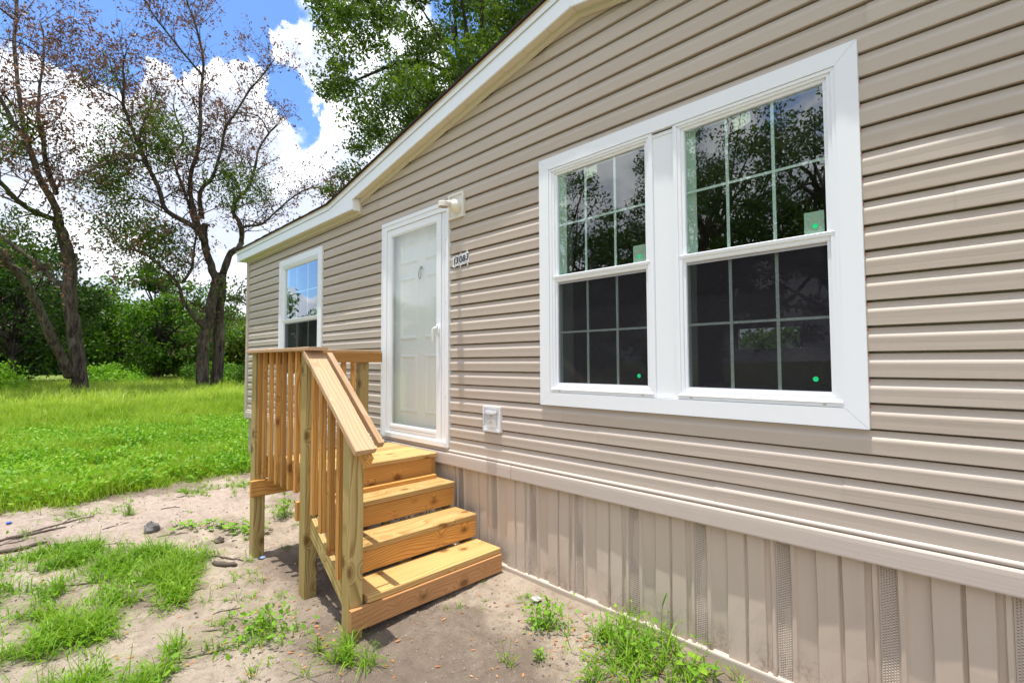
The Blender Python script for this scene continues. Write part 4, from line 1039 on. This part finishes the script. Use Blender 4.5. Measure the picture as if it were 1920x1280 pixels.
def clump_tree(name, label, base, h, rad, ncl, per, leaf, m, seed, trunk_r=0.2, bark=None, low=0.35, cat='tree', group=None, lean=(0, 0), spread=0.55, fill=0.5, cent=None, trunks=1, dry=0.0):
    """tree with a trunk, limbs reaching to uneven leaf clusters"""
    rr = random.Random(seed); nr = np.random.default_rng(seed)
    z = float(gz(base[0], base[1]))
    t = thing(name, label, cat, (base[0], base[1], z), group)
    cz = h * (low + 1) / 2; rz = h * (1 - low) / 2
    C_ = []
    while len(C_) < ncl:
        v = nr.normal(size=3); v /= np.linalg.norm(v)
        q_ = v * (fill + (1 - fill) * nr.random() ** 0.5)
        c_ = np.array([q_[0] * rad + lean[0], q_[1] * rad + lean[1], cz + q_[2] * rz])
        if c_[2] > 0.15: C_.append(c_)
    C_ = np.array(C_)
    tr = MB()
    tops = []
    for k in range(trunks):
        ox = (k - (trunks - 1) / 2) * trunk_r * 2.4
        top = Vector((lean[0] * 0.6 + ox * 2 + rr.gauss(0, 0.15), lean[1] * 0.6, h * 0.72))
        pts = [Vector((ox, 0, -0.4))]
        for i in range(1, 8):
            f = i / 7
            pts.append(Vector((ox, 0, 0)).lerp(top, f) + Vector((rr.gauss(0, 1), rr.gauss(0, 1), 0)) * 0.022 * h * f)
        tr.tube(pts, [trunk_r * (1.25 if i == 0 else 1 - 0.8 * i / 7) for i in range(8)], 8)
        tops.append(pts)
    for c_ in C_[:min(len(C_), 46)]:
        pts = rr.choice(tops)
        s = rr.randint(2, 6); st = pts[s]; en = Vector(c_)
        if en.z < st.z - 0.3 * h: st = pts[1]
        mid = st.lerp(en, 0.5) + Vector((rr.gauss(0, .1), rr.gauss(0, .1), rr.gauss(0.1, .1))) * rad * 0.4
        tr.tube([st, st.lerp(mid, 0.5) + Vector((0, 0, 0.02 * h)), mid, mid.lerp(en, 0.6), en], [trunk_r * 0.32, trunk_r * 0.26, trunk_r * 0.2, trunk_r * 0.12, 0.012], 5, False)
    tr.build('trunk', bark or M_barkd, t, True)
    cnt = (per * nr.uniform(0.5, 1.5, len(C_))).astype(int)
    Q = np.repeat(C_, cnt, 0)
    sg = np.repeat(nr.uniform(0.55, 1.25, len(C_)) * spread, cnt)
    g_ = nr.normal(size=Q.shape); g_ /= (np.linalg.norm(g_, axis=1)[:, None] + 1e-9); g_ *= (nr.random(len(Q)) ** 0.45)[:, None] * 1.5
    Q = Q + g_ * sg[:, None] * np.array([1, 1, 0.62])
    Q = Q[Q[:, 2] > 0.05]
    V_, F_ = leaves_np(Q, leaf, 0.52, 0.35, nr)
    npmesh('crown', V_, F_, m, t)
    if dry:
        Q = T2 = np.repeat(C_[: int(len(C_) * dry)], 40, 0); Q = Q + nr.normal(size=Q.shape) * spread
        V_, F_ = leaves_np(Q, leaf * 0.9, 0.45, 0.0, nr); npmesh('dry_foliage', V_, F_, M_dry, t)
    return t

# ------------------------------------------------------------------ trees
traced_tree('A', 'oak_tree', 'sparse half dead oak with twin trunks left of the porch', 21, 1.25, 10)
traced_tree('B', 'oak_tree', 'tall thin leafless oak with leaning second trunk at far left', 5, 0.8, 8, True)
clump_tree('oak_tree', 'big green leafed oak rising behind the roof', (-15.6, 11.2), 21, 7.2, 270, 480, 0.145, M_oakr, 31, 0.42, M_barkd, 0.20, spread=0.60, fill=0.15, lean=(-0.3, 0.2))
clump_tree('oak_tree', 'small dark tree at the left edge of the lawn', (-27.0, -2.5), 6.4, 2.6, 42, 240, 0.16, M_oakdk, 41, 0.12, M_barkd, 0.22, spread=0.5)
clump_tree('laurel_tree', 'dense dark evergreen between the two big oaks', (-33.5, 3.1), 6.4, 3.4, 60, 330, 0.22, M_bush, 51, 0.2, M_barkd, 0.02, spread=0.7)
hz = [(-38, -4.6, 8.4, 3.6, 'tall dark tree behind the left edge of the lawn', M_oakdk), (-36, -2.6, 7.2, 3.4, 'dark leafy tree behind the leaning oak trunk', M_oakdk),
      (-42, 1.2, 5.4, 3.6, 'mid green tree right of the straight oak trunk', M_oakd), (-47, 7.0, 4.6, 3.6, 'pale green tree seen in the gap left of the twin trunks', M_oak),
      (-50, 10.2, 6.2, 4.0, 'green tree standing directly behind the twin trunks', M_bush), (-44, 12.6, 5.2, 3.4, 'bright green tree right of the twin trunks by the house corner', M_oak),
      (-52, 15.5, 6.2, 4.2, 'dark tree nearest the house corner in the far row', M_oakd), (-46, 4.4, 5.6, 3.2, 'rounded green tree behind the evergreen', M_oakd),
      (-31, -5.6, 8.0, 3.2, 'dark tree cut off by the left picture edge', M_oakdk)]
for i, (x_, y_, h_, r_, lb, mm) in enumerate(hz):
    clump_tree('woodland_tree', lb, (x_, y_), h_, r_, 56, 250, 0.26, mm, 60 + i, 0.2, M_barkd, 0.04, group='trees beyond the lawn', spread=0.85)
for i, (x_, y_, h_, r_, lb) in enumerate([(-30.5, 0.9, 0.9, 1.5, 'low bright bush right of the straight oak trunk'), (-29, 4.6, 1.0, 1.6, 'low green bush under the dark evergreen'),
                                     (-28, 6.4, 0.9, 1.5, 'leafy weeds behind the twin oak trunks'), (-23.5, 5.0, 0.95, 0.9, 'rounded dark bush right of the twin trunks'), (-24.5, -3.4, 1.1, 1.3, 'low bush left of the leaning trunk')]):
    clump_tree('shrub', lb, (x_, y_), h_, r_, 26, 110, 0.12, M_bush if i % 2 else M_broad, 90 + i, 0.03, M_barkd, 0.0, cat='shrub', spread=0.35)
# trees on the street side: seen mirrored in the window glass
st = [(-8.5, -17.0, 10.5, 4.6, 'broad oak behind the camera mirrored in the left pane of the big window'), (-4.0, -17.5, 11.5, 4.8, 'tall oak behind the camera mirrored in the right pane'),
      (-14.0, -15.5, 9.5, 4.2, 'oak on the street side mirrored beside the mullion'), (0.8, -15.5, 11, 4.6, 'oak behind the camera mirrored at the right jamb'), (-10.5, -23, 15, 5.0, 'far tall oak across the street')]
for i, (x_, y_, h_, r_, lb) in enumerate(st):
    clump_tree('street_oak', lb, (x_, y_), h_, r_, 100, 230, 0.15, M_oakdk, 120 + i, 0.28, M_bark, 0.08, group='street side trees', spread=0.55, fill=0.3)
for i in range(8):
    x_ = -68 + i * 7.0; y_ = -25 - i * 1.2
    clump_tree('far_oak', 'far street side tree of the row mirrored low in the left window and door', (x_, y_), 7.0 + (i * 37 % 5) * 0.6, 4.4, 40, 170, 0.36, M_oakd, 140 + i, 0.25, M_barkd, 0.02, group='far row of street side trees', spread=1.0)
# treeline closing the horizon
nr = np.random.default_rng(77)
def wood(name, pts, hgt, wid, n, leaf, m):
    P = np.array(pts, float); k = nr.integers(0, len(P) - 1, n); f = nr.random(n)[:, None]
    Q = P[k] * (1 - f) + P[k + 1] * f
    Q = np.concatenate([Q + nr.normal(size=(n, 2)) * wid, np.zeros((n, 1))], 1)
    top = hgt * (0.45 + 0.75 * fbm(Q[:, 0] * 0.11 + 4, Q[:, 1] * 0.11 + 8, 3))
    Q[:, 2] = top * nr.random(n) ** 0.7 + 0.2
    V_, F_ = leaves_np(Q, leaf, 0.7, 0.2, nr)
    o = npmesh(name, V_, F_, m)
    o['kind'] = 'stuff'; o['label'] = 'distant wood closing the view behind the lawn'; o['category'] = 'woodland'
    return o
wood('far_woodland', [(-70, -40), (-72, -12), (-70, 8), (-66, 22), (-60, 40), (-40, 60), (0, 70)], 5.2, 3.0, 60000, 0.8, M_oakd)

# ------------------------------------------------------------------ grass
def blades(P, L, W_, r, droop=0.55, lean=0.5, seg=3):
    """P (n,3) roots; returns ribbons of seg quads each narrowing to the tip"""
    n = len(P)
    az = r.uniform(0, 2 * np.pi, n); ln = L * r.uniform(0.55, 1.3, n); w = W_ * r.uniform(0.6, 1.3, n)
    tilt = np.abs(r.normal(0, lean, n)); dr_ = droop * r.uniform(0.4, 1.6, n)
    h = np.stack([np.cos(az), np.sin(az), np.zeros(n)], 1); side = np.stack([-np.sin(az), np.cos(az), np.zeros(n)], 1)
    tw = r.normal(0, 0.5, n)[:, None]
    side = side * np.cos(tw) + h * np.sin(tw)
    V_ = np.empty((n, (seg + 1) * 2, 3))
    p = P.copy(); a = tilt.copy()
    for s in range(seg + 1):
        ww = (w * (1 - (s / seg) ** 1.6 * 0.93) * (0.7 if s == 0 else 1))[:, None]
        V_[:, 2 * s] = p - side * ww / 2; V_[:, 2 * s + 1] = p + side * ww / 2
        st_ = (ln / seg)[:, None]
        p = p + (h * np.sin(a)[:, None] + np.array([0, 0, 1]) * np.cos(a)[:, None]) * st_
        a = np.minimum(a + dr_, 2.7)
    base = (np.arange(n) * (seg + 1) * 2)[:, None]
    F_ = []
    for s in range(seg):
        F_.append(np.stack([base[:, 0] + 2 * s, base[:, 0] + 2 * s + 1, base[:, 0] + 2 * s + 3, base[:, 0] + 2 * s + 2], 1))
    return V_.reshape(-1, 3), np.concatenate(F_)

def roots(xy): return np.stack([xy[:, 0], xy[:, 1], gz(xy[:, 0], xy[:, 1]) - 0.004], 1)
r1 = np.random.default_rng(5)
def lawn_patch(name, n, xr, yr, L, W_, label, seg=2, m=M_lawn, droop=0.6):
    xy = np.stack([r1.uniform(*xr, n), r1.uniform(*yr, n)], 1)
    x_, y_ = xy[:, 0], xy[:, 1]
    ok = x_ < lawn_edge(y_) + 0.10 * r1.normal(size=n)
    ok &= ~((x_ > -8.0) & (y_ > -0.10))
    ok &= fbm(x_ * 0.9, y_ * 0.9, 3) > 0.22 + 0.1 * r1.random(n)
    ang = np.arctan2(y_ + 2.409, -x_)
    ok &= (ang > -0.14) & (ang < 0.62)
    xy = xy[ok]
    hgt = 0.35 + 1.5 * smooth(fbm(xy[:, 0] * 2.6, xy[:, 1] * 2.6, 4), 0.25, 0.75)
    V_, F_ = blades(roots(xy), L * hgt, W_, r1, droop, 0.55, seg)
    o = npmesh(name, V_, F_, m)
    tag(o, label, 'grass', kind='stuff'); return o
lawn_patch('lawn_grass', 150000, (-11.5, -6.6), (-4.2, 2.2), 0.15, 0.0075, 'lush bright green grass at the near edge of the lawn')
lawn_patch('lawn_grass', 120000, (-18, -11.5), (-5.2, 5.0), 0.20, 0.012, 'bright green grass in the middle of the lawn')
lawn_patch('lawn_grass', 90000, (-36, -18), (-7.5, 11), 0.26, 0.020, 'tall green grass at the back of the lawn under the trees', m=M_lawnf)
# broad leaved weeds through the near lawn
n_ = 70000
xy = np.stack([r1.uniform(-13, -6.7, n_), r1.uniform(-4.2, 2.0, n_)], 1)
ok = (xy[:, 0] < lawn_edge(xy[:, 1])) & ~((xy[:, 0] > -8.0) & (xy[:, 1] > -0.1)) & (fbm(xy[:, 0] * 1.3 + 9, xy[:, 1] * 1.3, 3) > 0.34 + 0.22 * r1.random(n_))
xy = xy[ok]; P_ = roots(xy); P_[:, 2] += r1.uniform(0.02, 0.20, len(P_))
V_, F_ = leaves_np(P_, 0.060, 0.5, 0.5, r1)
tag(npmesh('lawn_weeds', V_, F_, M_broad), 'small broad leaved weeds growing through the near lawn', 'weeds', kind='stuff')

# thin rough grass on the sand
def inpoly(x, y, poly):
    c = np.zeros(len(x), bool); n = len(poly)
    for i in range(n):
        x0, y0 = poly[i]; x1, y1 = poly[(i + 1) % n]
        m_ = ((y0 > y) != (y1 > y)) & (x < (x1 - x0) * (y - y0) / (y1 - y0 + 1e-12) + x0)
        c ^= m_
    return c
poly = [(-5.35, -2.9), (-5.15, -2.05), (-4.75, -1.70), (-4.3, -1.42), (-3.9, -1.50), (-3.6, -1.62), (-3.25, -1.70), (-3.0, -1.78), (-2.7, -1.9), (-2.3, -3.1), (-5.2, -3.6)]
n_ = 62000
xy = np.stack([r1.uniform(-5.4, -2.5, n_), r1.uniform(-3.0, -1.5, n_)], 1)
cl_ = fbm(xy[:, 0] * 4.2 + 2, xy[:, 1] * 4.2, 3)
ok = inpoly(xy[:, 0], xy[:, 1], poly) & (cl_ > 0.33 + 0.25 * r1.random(n_)) & (fbm(xy[:, 0] * 9, xy[:, 1] * 9, 3) > 0.43)
xy = xy[ok]
V_, F_ = blades(roots(xy), 0.165 * (0.45 + cl_[ok]), 0.0062, r1, 0.42, 1.05, 4)
tag(npmesh('rough_grass', V_, F_, M_tuft), 'patchy low grass on the sand at lower left', 'grass', kind='stuff')
ii = r1.integers(0, len(xy), 4200)
P_ = roots(xy[ii] + r1.normal(size=(4200, 2)) * 0.03); P_[:, 2] += r1.uniform(0.01, 0.07, len(P_))
V_, F_ = leaves_np(P_, 0.034, 0.5, 0.7, r1)
tag(npmesh('sand_weeds', V_, F_, M_broad), 'tiny broad leaved weeds mixed into the low grass at lower left', 'weeds', kind='stuff')

def tuft(name, label, x, y, n, L, W_, spread, seed, group=None, broad=0, blen=0.03, stems=0, droop=0.7, lean=0.6, m=None, runner=0):
    r = np.random.default_rng(seed)
    z = float(gz(x, y))
    t = thing(name, label, 'grass tuft' if not broad else 'weed', (x, y, z), group)
    k = max(2, n // 9)
    cen = r.normal(size=(k, 2)) * spread
    if runner:
        a = r.uniform(0, 2 * np.pi, k); d_ = r.uniform(0.1, 1, k) * spread * 2.2; cen = np.stack([np.cos(a) * d_, np.sin(a) * d_], 1)
    xy = cen[r.integers(0, k, n)] + r.normal(size=(n, 2)) * 0.010
    zz_ = gz(xy[:, 0] + x, xy[:, 1] + y) - z - 0.003
    if n:
        V_, F_ = blades(np.column_stack([xy, zz_]), L, W_, r, droop, lean, 4)
        npmesh('blades', V_, F_, m or M_tuft, t)['kind'] = 'stuff'
    if broad:
        q_ = r.normal(size=(broad, 2)) * spread * 0.9
        hh = np.abs(r.normal(0.6, 0.35, broad)) * L * 0.9
        P_ = np.column_stack([q_, hh + 0.01])
        V_, F_ = leaves_np(P_, blen, 0.6, 0.9, r)
        npmesh('leaves', V_, F_, M_broad, t)
        mb = MB()
        for i in range(min(broad, 28)):
            mb.tube([(q_[i, 0] * 0.3, q_[i, 1] * 0.3, -0.01), (q_[i, 0] * 0.7, q_[i, 1] * 0.7, hh[i] * 0.6), (q_[i, 0], q_[i, 1], hh[i])], 0.0012, 3, False)
        mb.build('stems', M_tuft, t)
    return t
G1 = 'small grass tufts on the bare sand'
named = [('wide sprawling grass tuft at the foot of the newel post', -2.32, -1.26, 210, 0.17, 0.006, 0.09, 0, 0.03, 1),
         ('leafy mixed weed patch between the grass and the porch', -2.86, -1.45, 260, 0.11, 0.0058, 0.12, 150, 0.034, 0),
         ('grass tuft left of the middle porch post', -3.60, -1.33, 80, 0.09, 0.005, 0.06, 0, 0.03, 0),
         ('upright weed with small leaves under the deck', -4.78, -0.62, 60, 0.18, 0.005, 0.06, 90, 0.035, 0),
         ('bushy small leaved weed on the sand right of the steps', -1.79, -0.38, 60, 0.12, 0.004, 0.06, 210, 0.026, 0),
         ('large clump of long bladed grass against the skirting', -1.33, -0.27, 620, 0.19, 0.0068, 0.15, 110, 0.032, 0),
         ('long grass blades leaning over the skirting track at lower right', -0.98, -0.13, 70, 0.14, 0.006, 0.07, 0, 0.03, 0),
         ('tall grass tuft standing alone on the sand path', -5.95, -1.62, 40, 0.16, 0.005, 0.02, 26, 0.03, 0),
         ('dense grass tuft on the sand in front of the creeping weed', -4.15, -1.48, 260, 0.16, 0.0055, 0.10, 30, 0.03, 0),
         ('grass tuft beside the clear plastic scrap', -2.06, -0.22, 34, 0.08, 0.004, 0.03, 0, 0.03, 0),
         ('long grass with a thin upright stalk at lower left of the porch', -2.98, -1.40, 34, 0.13, 0.005, 0.02, 0, 0.03, 0),
         ('low grass patch at the foot of the lawn by the path', -6.45, -0.95, 300, 0.10, 0.006, 0.16, 40, 0.03, 0),
         ('low grass patch on the path beside the far porch post', -6.25, -0.45, 300, 0.10, 0.006, 0.13, 60, 0.03, 0),
         ('leafy tuft at the near edge of the sand patch', -1.60, -0.62, 12, 0.05, 0.004, 0.03, 26, 0.022, 0),
         ('spreading weed on the path near the lawn', -6.15, -1.9, 110, 0.08, 0.006, 0.20, 70, 0.03, 0)]
for i, (lb, x_, y_, n_, L_, w_, sp_, br_, bl_, ru_) in enumerate(named):
    tuft('grass_tuft' if br_ < 50 else 'weed_plant', lb, x_, y_, n_, L_, w_, sp_, 300 + i, None, br_, bl_, runner=ru_)
rs = random.Random(12)
for i, (x_, y_, lb) in enumerate([
        (-3.35, -1.42, 'small grass tuft left of the middle post foot'), (-2.55, -1.5, 'small grass tuft between the leafy patch and the newel post'),
        (-2.45, -1.62, 'thin grass tuft at the bottom edge left of the newel post'), (-3.9, -1.2, 'small tuft in front of the far post foot'),
        (-4.4, -1.05, 'thin tuft beside the creeping weed near the far post'), (-2.30, -0.62, 'tiny green sprout on the dark soil before the steps'),
        (-2.48, -0.22, 'tiny sprout where the bottom riser meets the skirting'), (-1.95, -0.15, 'thin tuft on pale sand right of the clear plastic scrap'),
        (-2.20, -0.40, 'small sprout on the sand left of the bushy weed'), (-3.1, -1.6, 'small tuft at the right end of the rough grass'),
        (-3.45, -1.55, 'small tuft above the rough grass beside a twig'), (-5.6, -1.2, 'small tuft on the path beyond the grey clod'),
        (-5.9, -0.7, 'small tuft on the path left of the far post'), (-6.0, -2.3, 'small tuft on the path between the bark sticks and the lawn'),
        (-6.2, -2.1, 'round little tuft on the path near the blue cap'), (-5.75, -2.35, 'thin tuft beside the thick bark stick'),
        (-2.66, -1.25, 'small tuft between the middle post and the newel post'), (-4.0, -0.9, 'small tuft under the deck behind the far post'),
        (-4.5, -0.6, 'low weed tuft in the shade under the deck'), (-1.70, -0.75, 'small tuft on the dark soil at the bottom edge'),
        (-5.2, -0.6, 'small tuft behind the far post on the path'), (-3.2, -1.25, 'small tuft beside the middle post foot')]):
    tuft('grass_tuft', lb, x_, y_, rs.randint(10, 28), rs.uniform(0.04, 0.085), 0.0045, 0.028, 400 + i, G1, rs.choice((0, 0, 8)), 0.018)
# creeping heart-leaved weed beside the path
cw = thing('creeping_weed', 'creeping weed with rounded leaves between the path and the far post', 'weed', (-4.85, -1.15, float(gz(-4.85, -1.15))))
def heart(c, d, size, tilt):
    d = Vector(d).normalized(); s = Vector((0, 0, 1)).cross(d).normalized(); upv = Vector((0, 0, 1))
    pr = [(0.0, 0), (-0.12, 0.28), (0.05, 0.47), (0.35, 0.46), (0.70, 0.26), (1.0, 0.0), (0.70, -0.26), (0.35, -0.46), (0.05, -0.47), (-0.12, -0.28)]
    return [Vector(c) + (d * u + s * v_) * size + upv * (u * tilt * size - abs(v_) * -0.25 * size) for u, v_ in pr]
mb = MB(); ms = MB()
for i in range(95):
    f = rs.random(); cx_ = -0.38 + 0.76 * f + rs.gauss(0, 0.06); cy_ = -0.20 + 0.42 * f + rs.gauss(0, 0.075)
    zc = rs.uniform(0.02, 0.065) + float(gz(cx_ - 4.85, cy_ - 1.15)) - cw.location.z
    a_ = rs.uniform(0, 6.28)
    mb.add(heart((cx_, cy_, zc), (math.cos(a_), math.sin(a_), 0), rs.uniform(0.028, 0.055), rs.uniform(-0.5, 0.3)), [(0, 1, 2, 3, 4, 5, 6, 7, 8, 9)])
    ms.tube([(cx_ * 0.9, cy_ * 0.9, zc - 0.05), (cx_, cy_, zc)], 0.0015, 3, False)
mb.build('leaves', M_broad, cw); ms.build('stems', M_tuft, cw)
# seed stalk and round-leaved plant by the skirting
sk = thing('seed_stalk', 'single tall grass stalk with a green seed head against the skirting', 'grass stalk', (-1.26, -0.10, float(gz(-1.26, -0.10))))
MB().tube([(0, 0, -0.01), (0.004, -0.004, 0.10), (0.012, -0.006, 0.19)], [0.0016, 0.0014, 0.0012], 5).build('stem', M_tuft, sk)
mb = MB(); mb.tube([(0.012, -0.006, 0.19), (0.022, -0.007, 0.225), (0.036, -0.008, 0.262), (0.042, -0.008, 0.275)], [0.0016, 0.0040, 0.0034, 0.0008], 6); mb.build('seed_head', M_broad, sk, True)
V_, F_ = blades(np.array([[0.006, -0.004, 0.17], [0.0, 0, 0.05]]), np.array([0.09, 0.10]), 0.006, np.random.default_rng(3), 0.9, 0.6, 5)
npmesh('blades', V_, F_, M_tuft, sk)['kind'] = 'stuff'
rp = thing('round_leaf_weed', 'low weed with large round leaves at the bottom right by the skirting', 'weed', (-1.04, -0.20, float(gz(-1.04, -0.20))))
mb = MB(); ms = MB()
for i in range(11):
    a_ = i * 2.4; rr_ = 0.02 + 0.0065 * i
    c_ = (math.cos(a_) * rr_, math.sin(a_) * rr_, 0.045 + 0.03 * ((i * 5) % 3) / 2)
    mb.add(heart(c_, (math.cos(a_), math.sin(a_), 0), 0.040, 0.1), [(0, 1, 2, 3, 4, 5, 6, 7, 8, 9)])
    ms.tube([(0, 0, 0), (c_[0], c_[1], c_[2])], 0.0013, 3, False)
mb.build('leaves', M_broad, rp); ms.build('stems', M_tuft, rp)

# ------------------------------------------------------------------ litter
def scatter_xy(n, xr, yr, r=r1):
    return np.stack([r.uniform(*xr, n), r.uniform(*yr, n)], 1)
xy = np.concatenate([scatter_xy(520, (-5.2, -1.2), (-2.3, -0.05)), scatter_xy(160, (-7, -4.5), (-2.8, -0.2)), np.column_stack([r1.normal(-1.55, 0.22, 90), r1.normal(-0.35, 0.12, 90)]), np.column_stack([r1.uniform(-3.8, -2.2, 120), r1.uniform(-1.75, -1.15, 120)])])
xy = xy[(xy[:, 1] < -0.03)]
P_ = roots(xy); P_[:, 2] += 0.006
V_, F_ = leaves_np(P_, 0.030, 0.34, 3.0, r1)
V_ = V_.reshape(-1, 4, 3); V_[:, :, 2] = P_[:, None, 2] + (V_[:, :, 2] - P_[:, None, 2]) * 0.22 + 0.002
tag(npmesh('fallen_leaves', V_.reshape(-1, 3), F_, M_litter), 'scattered small orange brown fallen leaves on the sand', 'fallen leaves', kind='stuff')
def pebbles(name, n, xr, yr, s0, s1, m, label):
    xy = scatter_xy(n, xr, yr); P_ = roots(xy)
    base = np.array([(1, 0, 0), (-1, 0, 0), (0, 1, 0), (0, -1, 0), (0, 0, 1), (0, 0, -1)], float)
    fc = np.array([(0, 2, 4), (2, 1, 4), (1, 3, 4), (3, 0, 4), (2, 0, 5), (1, 2, 5), (3, 1, 5), (0, 3, 5)])
    sc_ = r1.uniform(s0, s1, n)[:, None, None] * r1.uniform(0.5, 1.2, (n, 1, 3))
    V_ = P_[:, None] + base[None] * sc_ + np.array([0, 0, s0])
    F_ = (np.arange(n)[:, None, None] * 6 + fc[None]).reshape(-1, 3)
    tag(npmesh(name, V_.reshape(-1, 3), F_, m), label, 'pebbles', kind='stuff')
pebbles('pebbles', 1500, (-5.4, -1.0), (-2.6, -0.06), 0.0018, 0.0055, M_peb, 'tiny pale stones and shell bits in the sand')
pebbles('soil_crumbs', 3800, (-5.4, -1.0), (-2.6, -0.06), 0.002, 0.007, M_rock, 'dark crumbs of soil scattered over the sand')
pebbles('soil_lumps', 900, (-3.0, -1.2), (-1.7, -0.12), 0.004, 0.011, M_lump, 'lumps of damp soil before the steps')
pebbles('bark_chips', 700, (-7.0, -2.4), (-2.8, -0.6), 0.003, 0.012, M_twig, 'dark bark chips strewn over the path and sand')
TG = 'dry twigs lying on the sand'
rs2 = random.Random(44)
def twig(x, y, L, a, r_, label='thin dry twig lying on the sand', group=TG):
    t_ = []
    for i in range(6):
        f = i / 5 - 0.5
        px, py = x + math.cos(a) * L * f + rs2.gauss(0, 0.02) * L, y + math.sin(a) * L * f + rs2.gauss(0, 0.02) * L
        t_.append((px - x, py - y, float(gz(px, py)) + r_ * 0.8))
    mb = MB(); mb.tube(t_, [r_ * v for v in (0.7, 1, 1.05, 0.9, 0.8, 0.4)], 6)
    if r_ < 0.008:
        k = t_[3]; mb.tube([k, (k[0] + math.cos(a + 0.7) * L * 0.22, k[1] + math.sin(a + 0.7) * L * 0.22, k[2] + 0.008)], [r_ * 0.6, r_ * 0.3], 5)
    o = mb.build('twig', M_twig, None, True, (x, y, 0))
    tag(o, label, 'twig', group)
for (x, y, L, a, r_, lb) in [(-6.0, -2.15, 0.62, 1.9, 0.007, 'long thin twig lying along the far side of the path'), (-5.7, -2.5, 0.5, 1.75, 0.005, 'thin twig between the two bark sticks'),
        (-5.35, -2.05, 0.3, 1.3, 0.004, 'short twig right of the thick bark stick'), (-5.1, -1.85, 0.35, 1.0, 0.004, 'slanting twig at the upper edge of the rough grass'),
        (-4.05, -1.28, 0.26, 0.6, 0.006, 'twig beside the rotten stick near the creeping weed'), (-3.25, -1.50, 0.16, 1.3, 0.004, 'short twig between the rough grass and the middle post'),
        (-3.05, -1.62, 0.14, 0.9, 0.004, 'short twig left of the leafy weed patch'), (-2.85, -1.75, 0.22, 1.1, 0.004, 'twig below the leafy weed patch'),
        (-5.6, -1.75, 0.2, 1.5, 0.004, 'short twig left of the grey clod'), (-5.0, -1.45, 0.22, 1.2, 0.004, 'twig just below the grey clod'),
        (-5.9, -1.3, 0.16, 1.2, 0.005, 'dark twig on the path beyond the grey clod'), (-6.3, -1.1, 0.14, 1.6, 0.004, 'small twig near the lawn edge'),
        (-4.7, -1.55, 0.18, 0.9, 0.004, 'twig between the grey clod and the dense tuft'), (-3.55, -1.75, 0.25, 0.8, 0.004, 'twig inside the rough grass'),
        (-1.35, -0.55, 0.12, 0.3, 0.0025, 'tiny twig below the large grass clump'), (-4.3, -2.1, 0.3, 1.0, 0.004, 'twig in the middle of the rough grass'),
        (-5.55, -2.75, 0.55, 1.7, 0.006, 'twig at the left picture edge below the bark stick')]:
    twig(x, y, L, a, r_, lb)
twig(-5.42, -2.36, 0.34, 1.62, 0.017, 'thick dark bark stick on the path near the left edge', None)
twig(-5.85, -2.28, 0.42, 1.75, 0.011, 'longer grey stick with a forked end on the path', None)
twig(-3.95, -1.33, 0.20, 0.55, 0.018, 'short rotten brown stick in front of the creeping weed', None)
def clod(name, label, x, y, s, m, seed, cat, flat=0.8):
    rr = random.Random(seed); mb = MB(); vs = []; n, k = 10, 6
    for i in range(k + 1):
        ph = math.pi * i / k
        for j in range(n):
            th = 2 * math.pi * j / n; r_ = s * rr.uniform(0.72, 1.2)
            vs.append((r_ * math.sin(ph) * math.cos(th), r_ * math.sin(ph) * math.sin(th), r_ * math.cos(ph) * flat))
    fs = [(i * n + j, i * n + (j + 1) % n, (i + 1) * n + (j + 1) % n, (i + 1) * n + j) for i in range(k) for j in range(n)]
    mb.add(vs, fs); o = mb.build(name, m, None, False, (x, y, float(gz(x, y)) + s * 0.45))
    return tag(o, label, cat)
clod('stone', 'lumpy dark grey clod standing on the sand path', -5.19, -1.56, 0.055, M_rock, 4, 'clod', 1.1)
clod('stone', 'small brown clod in front of the creeping weed', -4.52, -1.22, 0.035, M_twig, 5, 'clod', 0.9)
clod('stone', 'small grey stone at the foot of the steps against the skirting', -2.50, -0.075, 0.017, M_rock, 6, 'stone')
clod('blue_cap', 'small bright blue cap on the path by the left edge', -6.35, -2.42, 0.022, M_blue, 7, 'cap', 0.4)
clod('plastic_scrap', 'pale blue plastic scrap beside the far porch post', -3.90, -1.10, 0.020, plain('pale_blue_scrap', (0.25, 0.38, 0.60), 0.4), 8, 'scrap', 0.5)
clod('plastic_scrap', 'crumpled clear plastic scrap in the sand near the skirting', -2.03, -0.175, 0.034, plain('milky_plastic', (0.42, 0.42, 0.40), 0.25, 0.2), 9, 'scrap', 0.35)
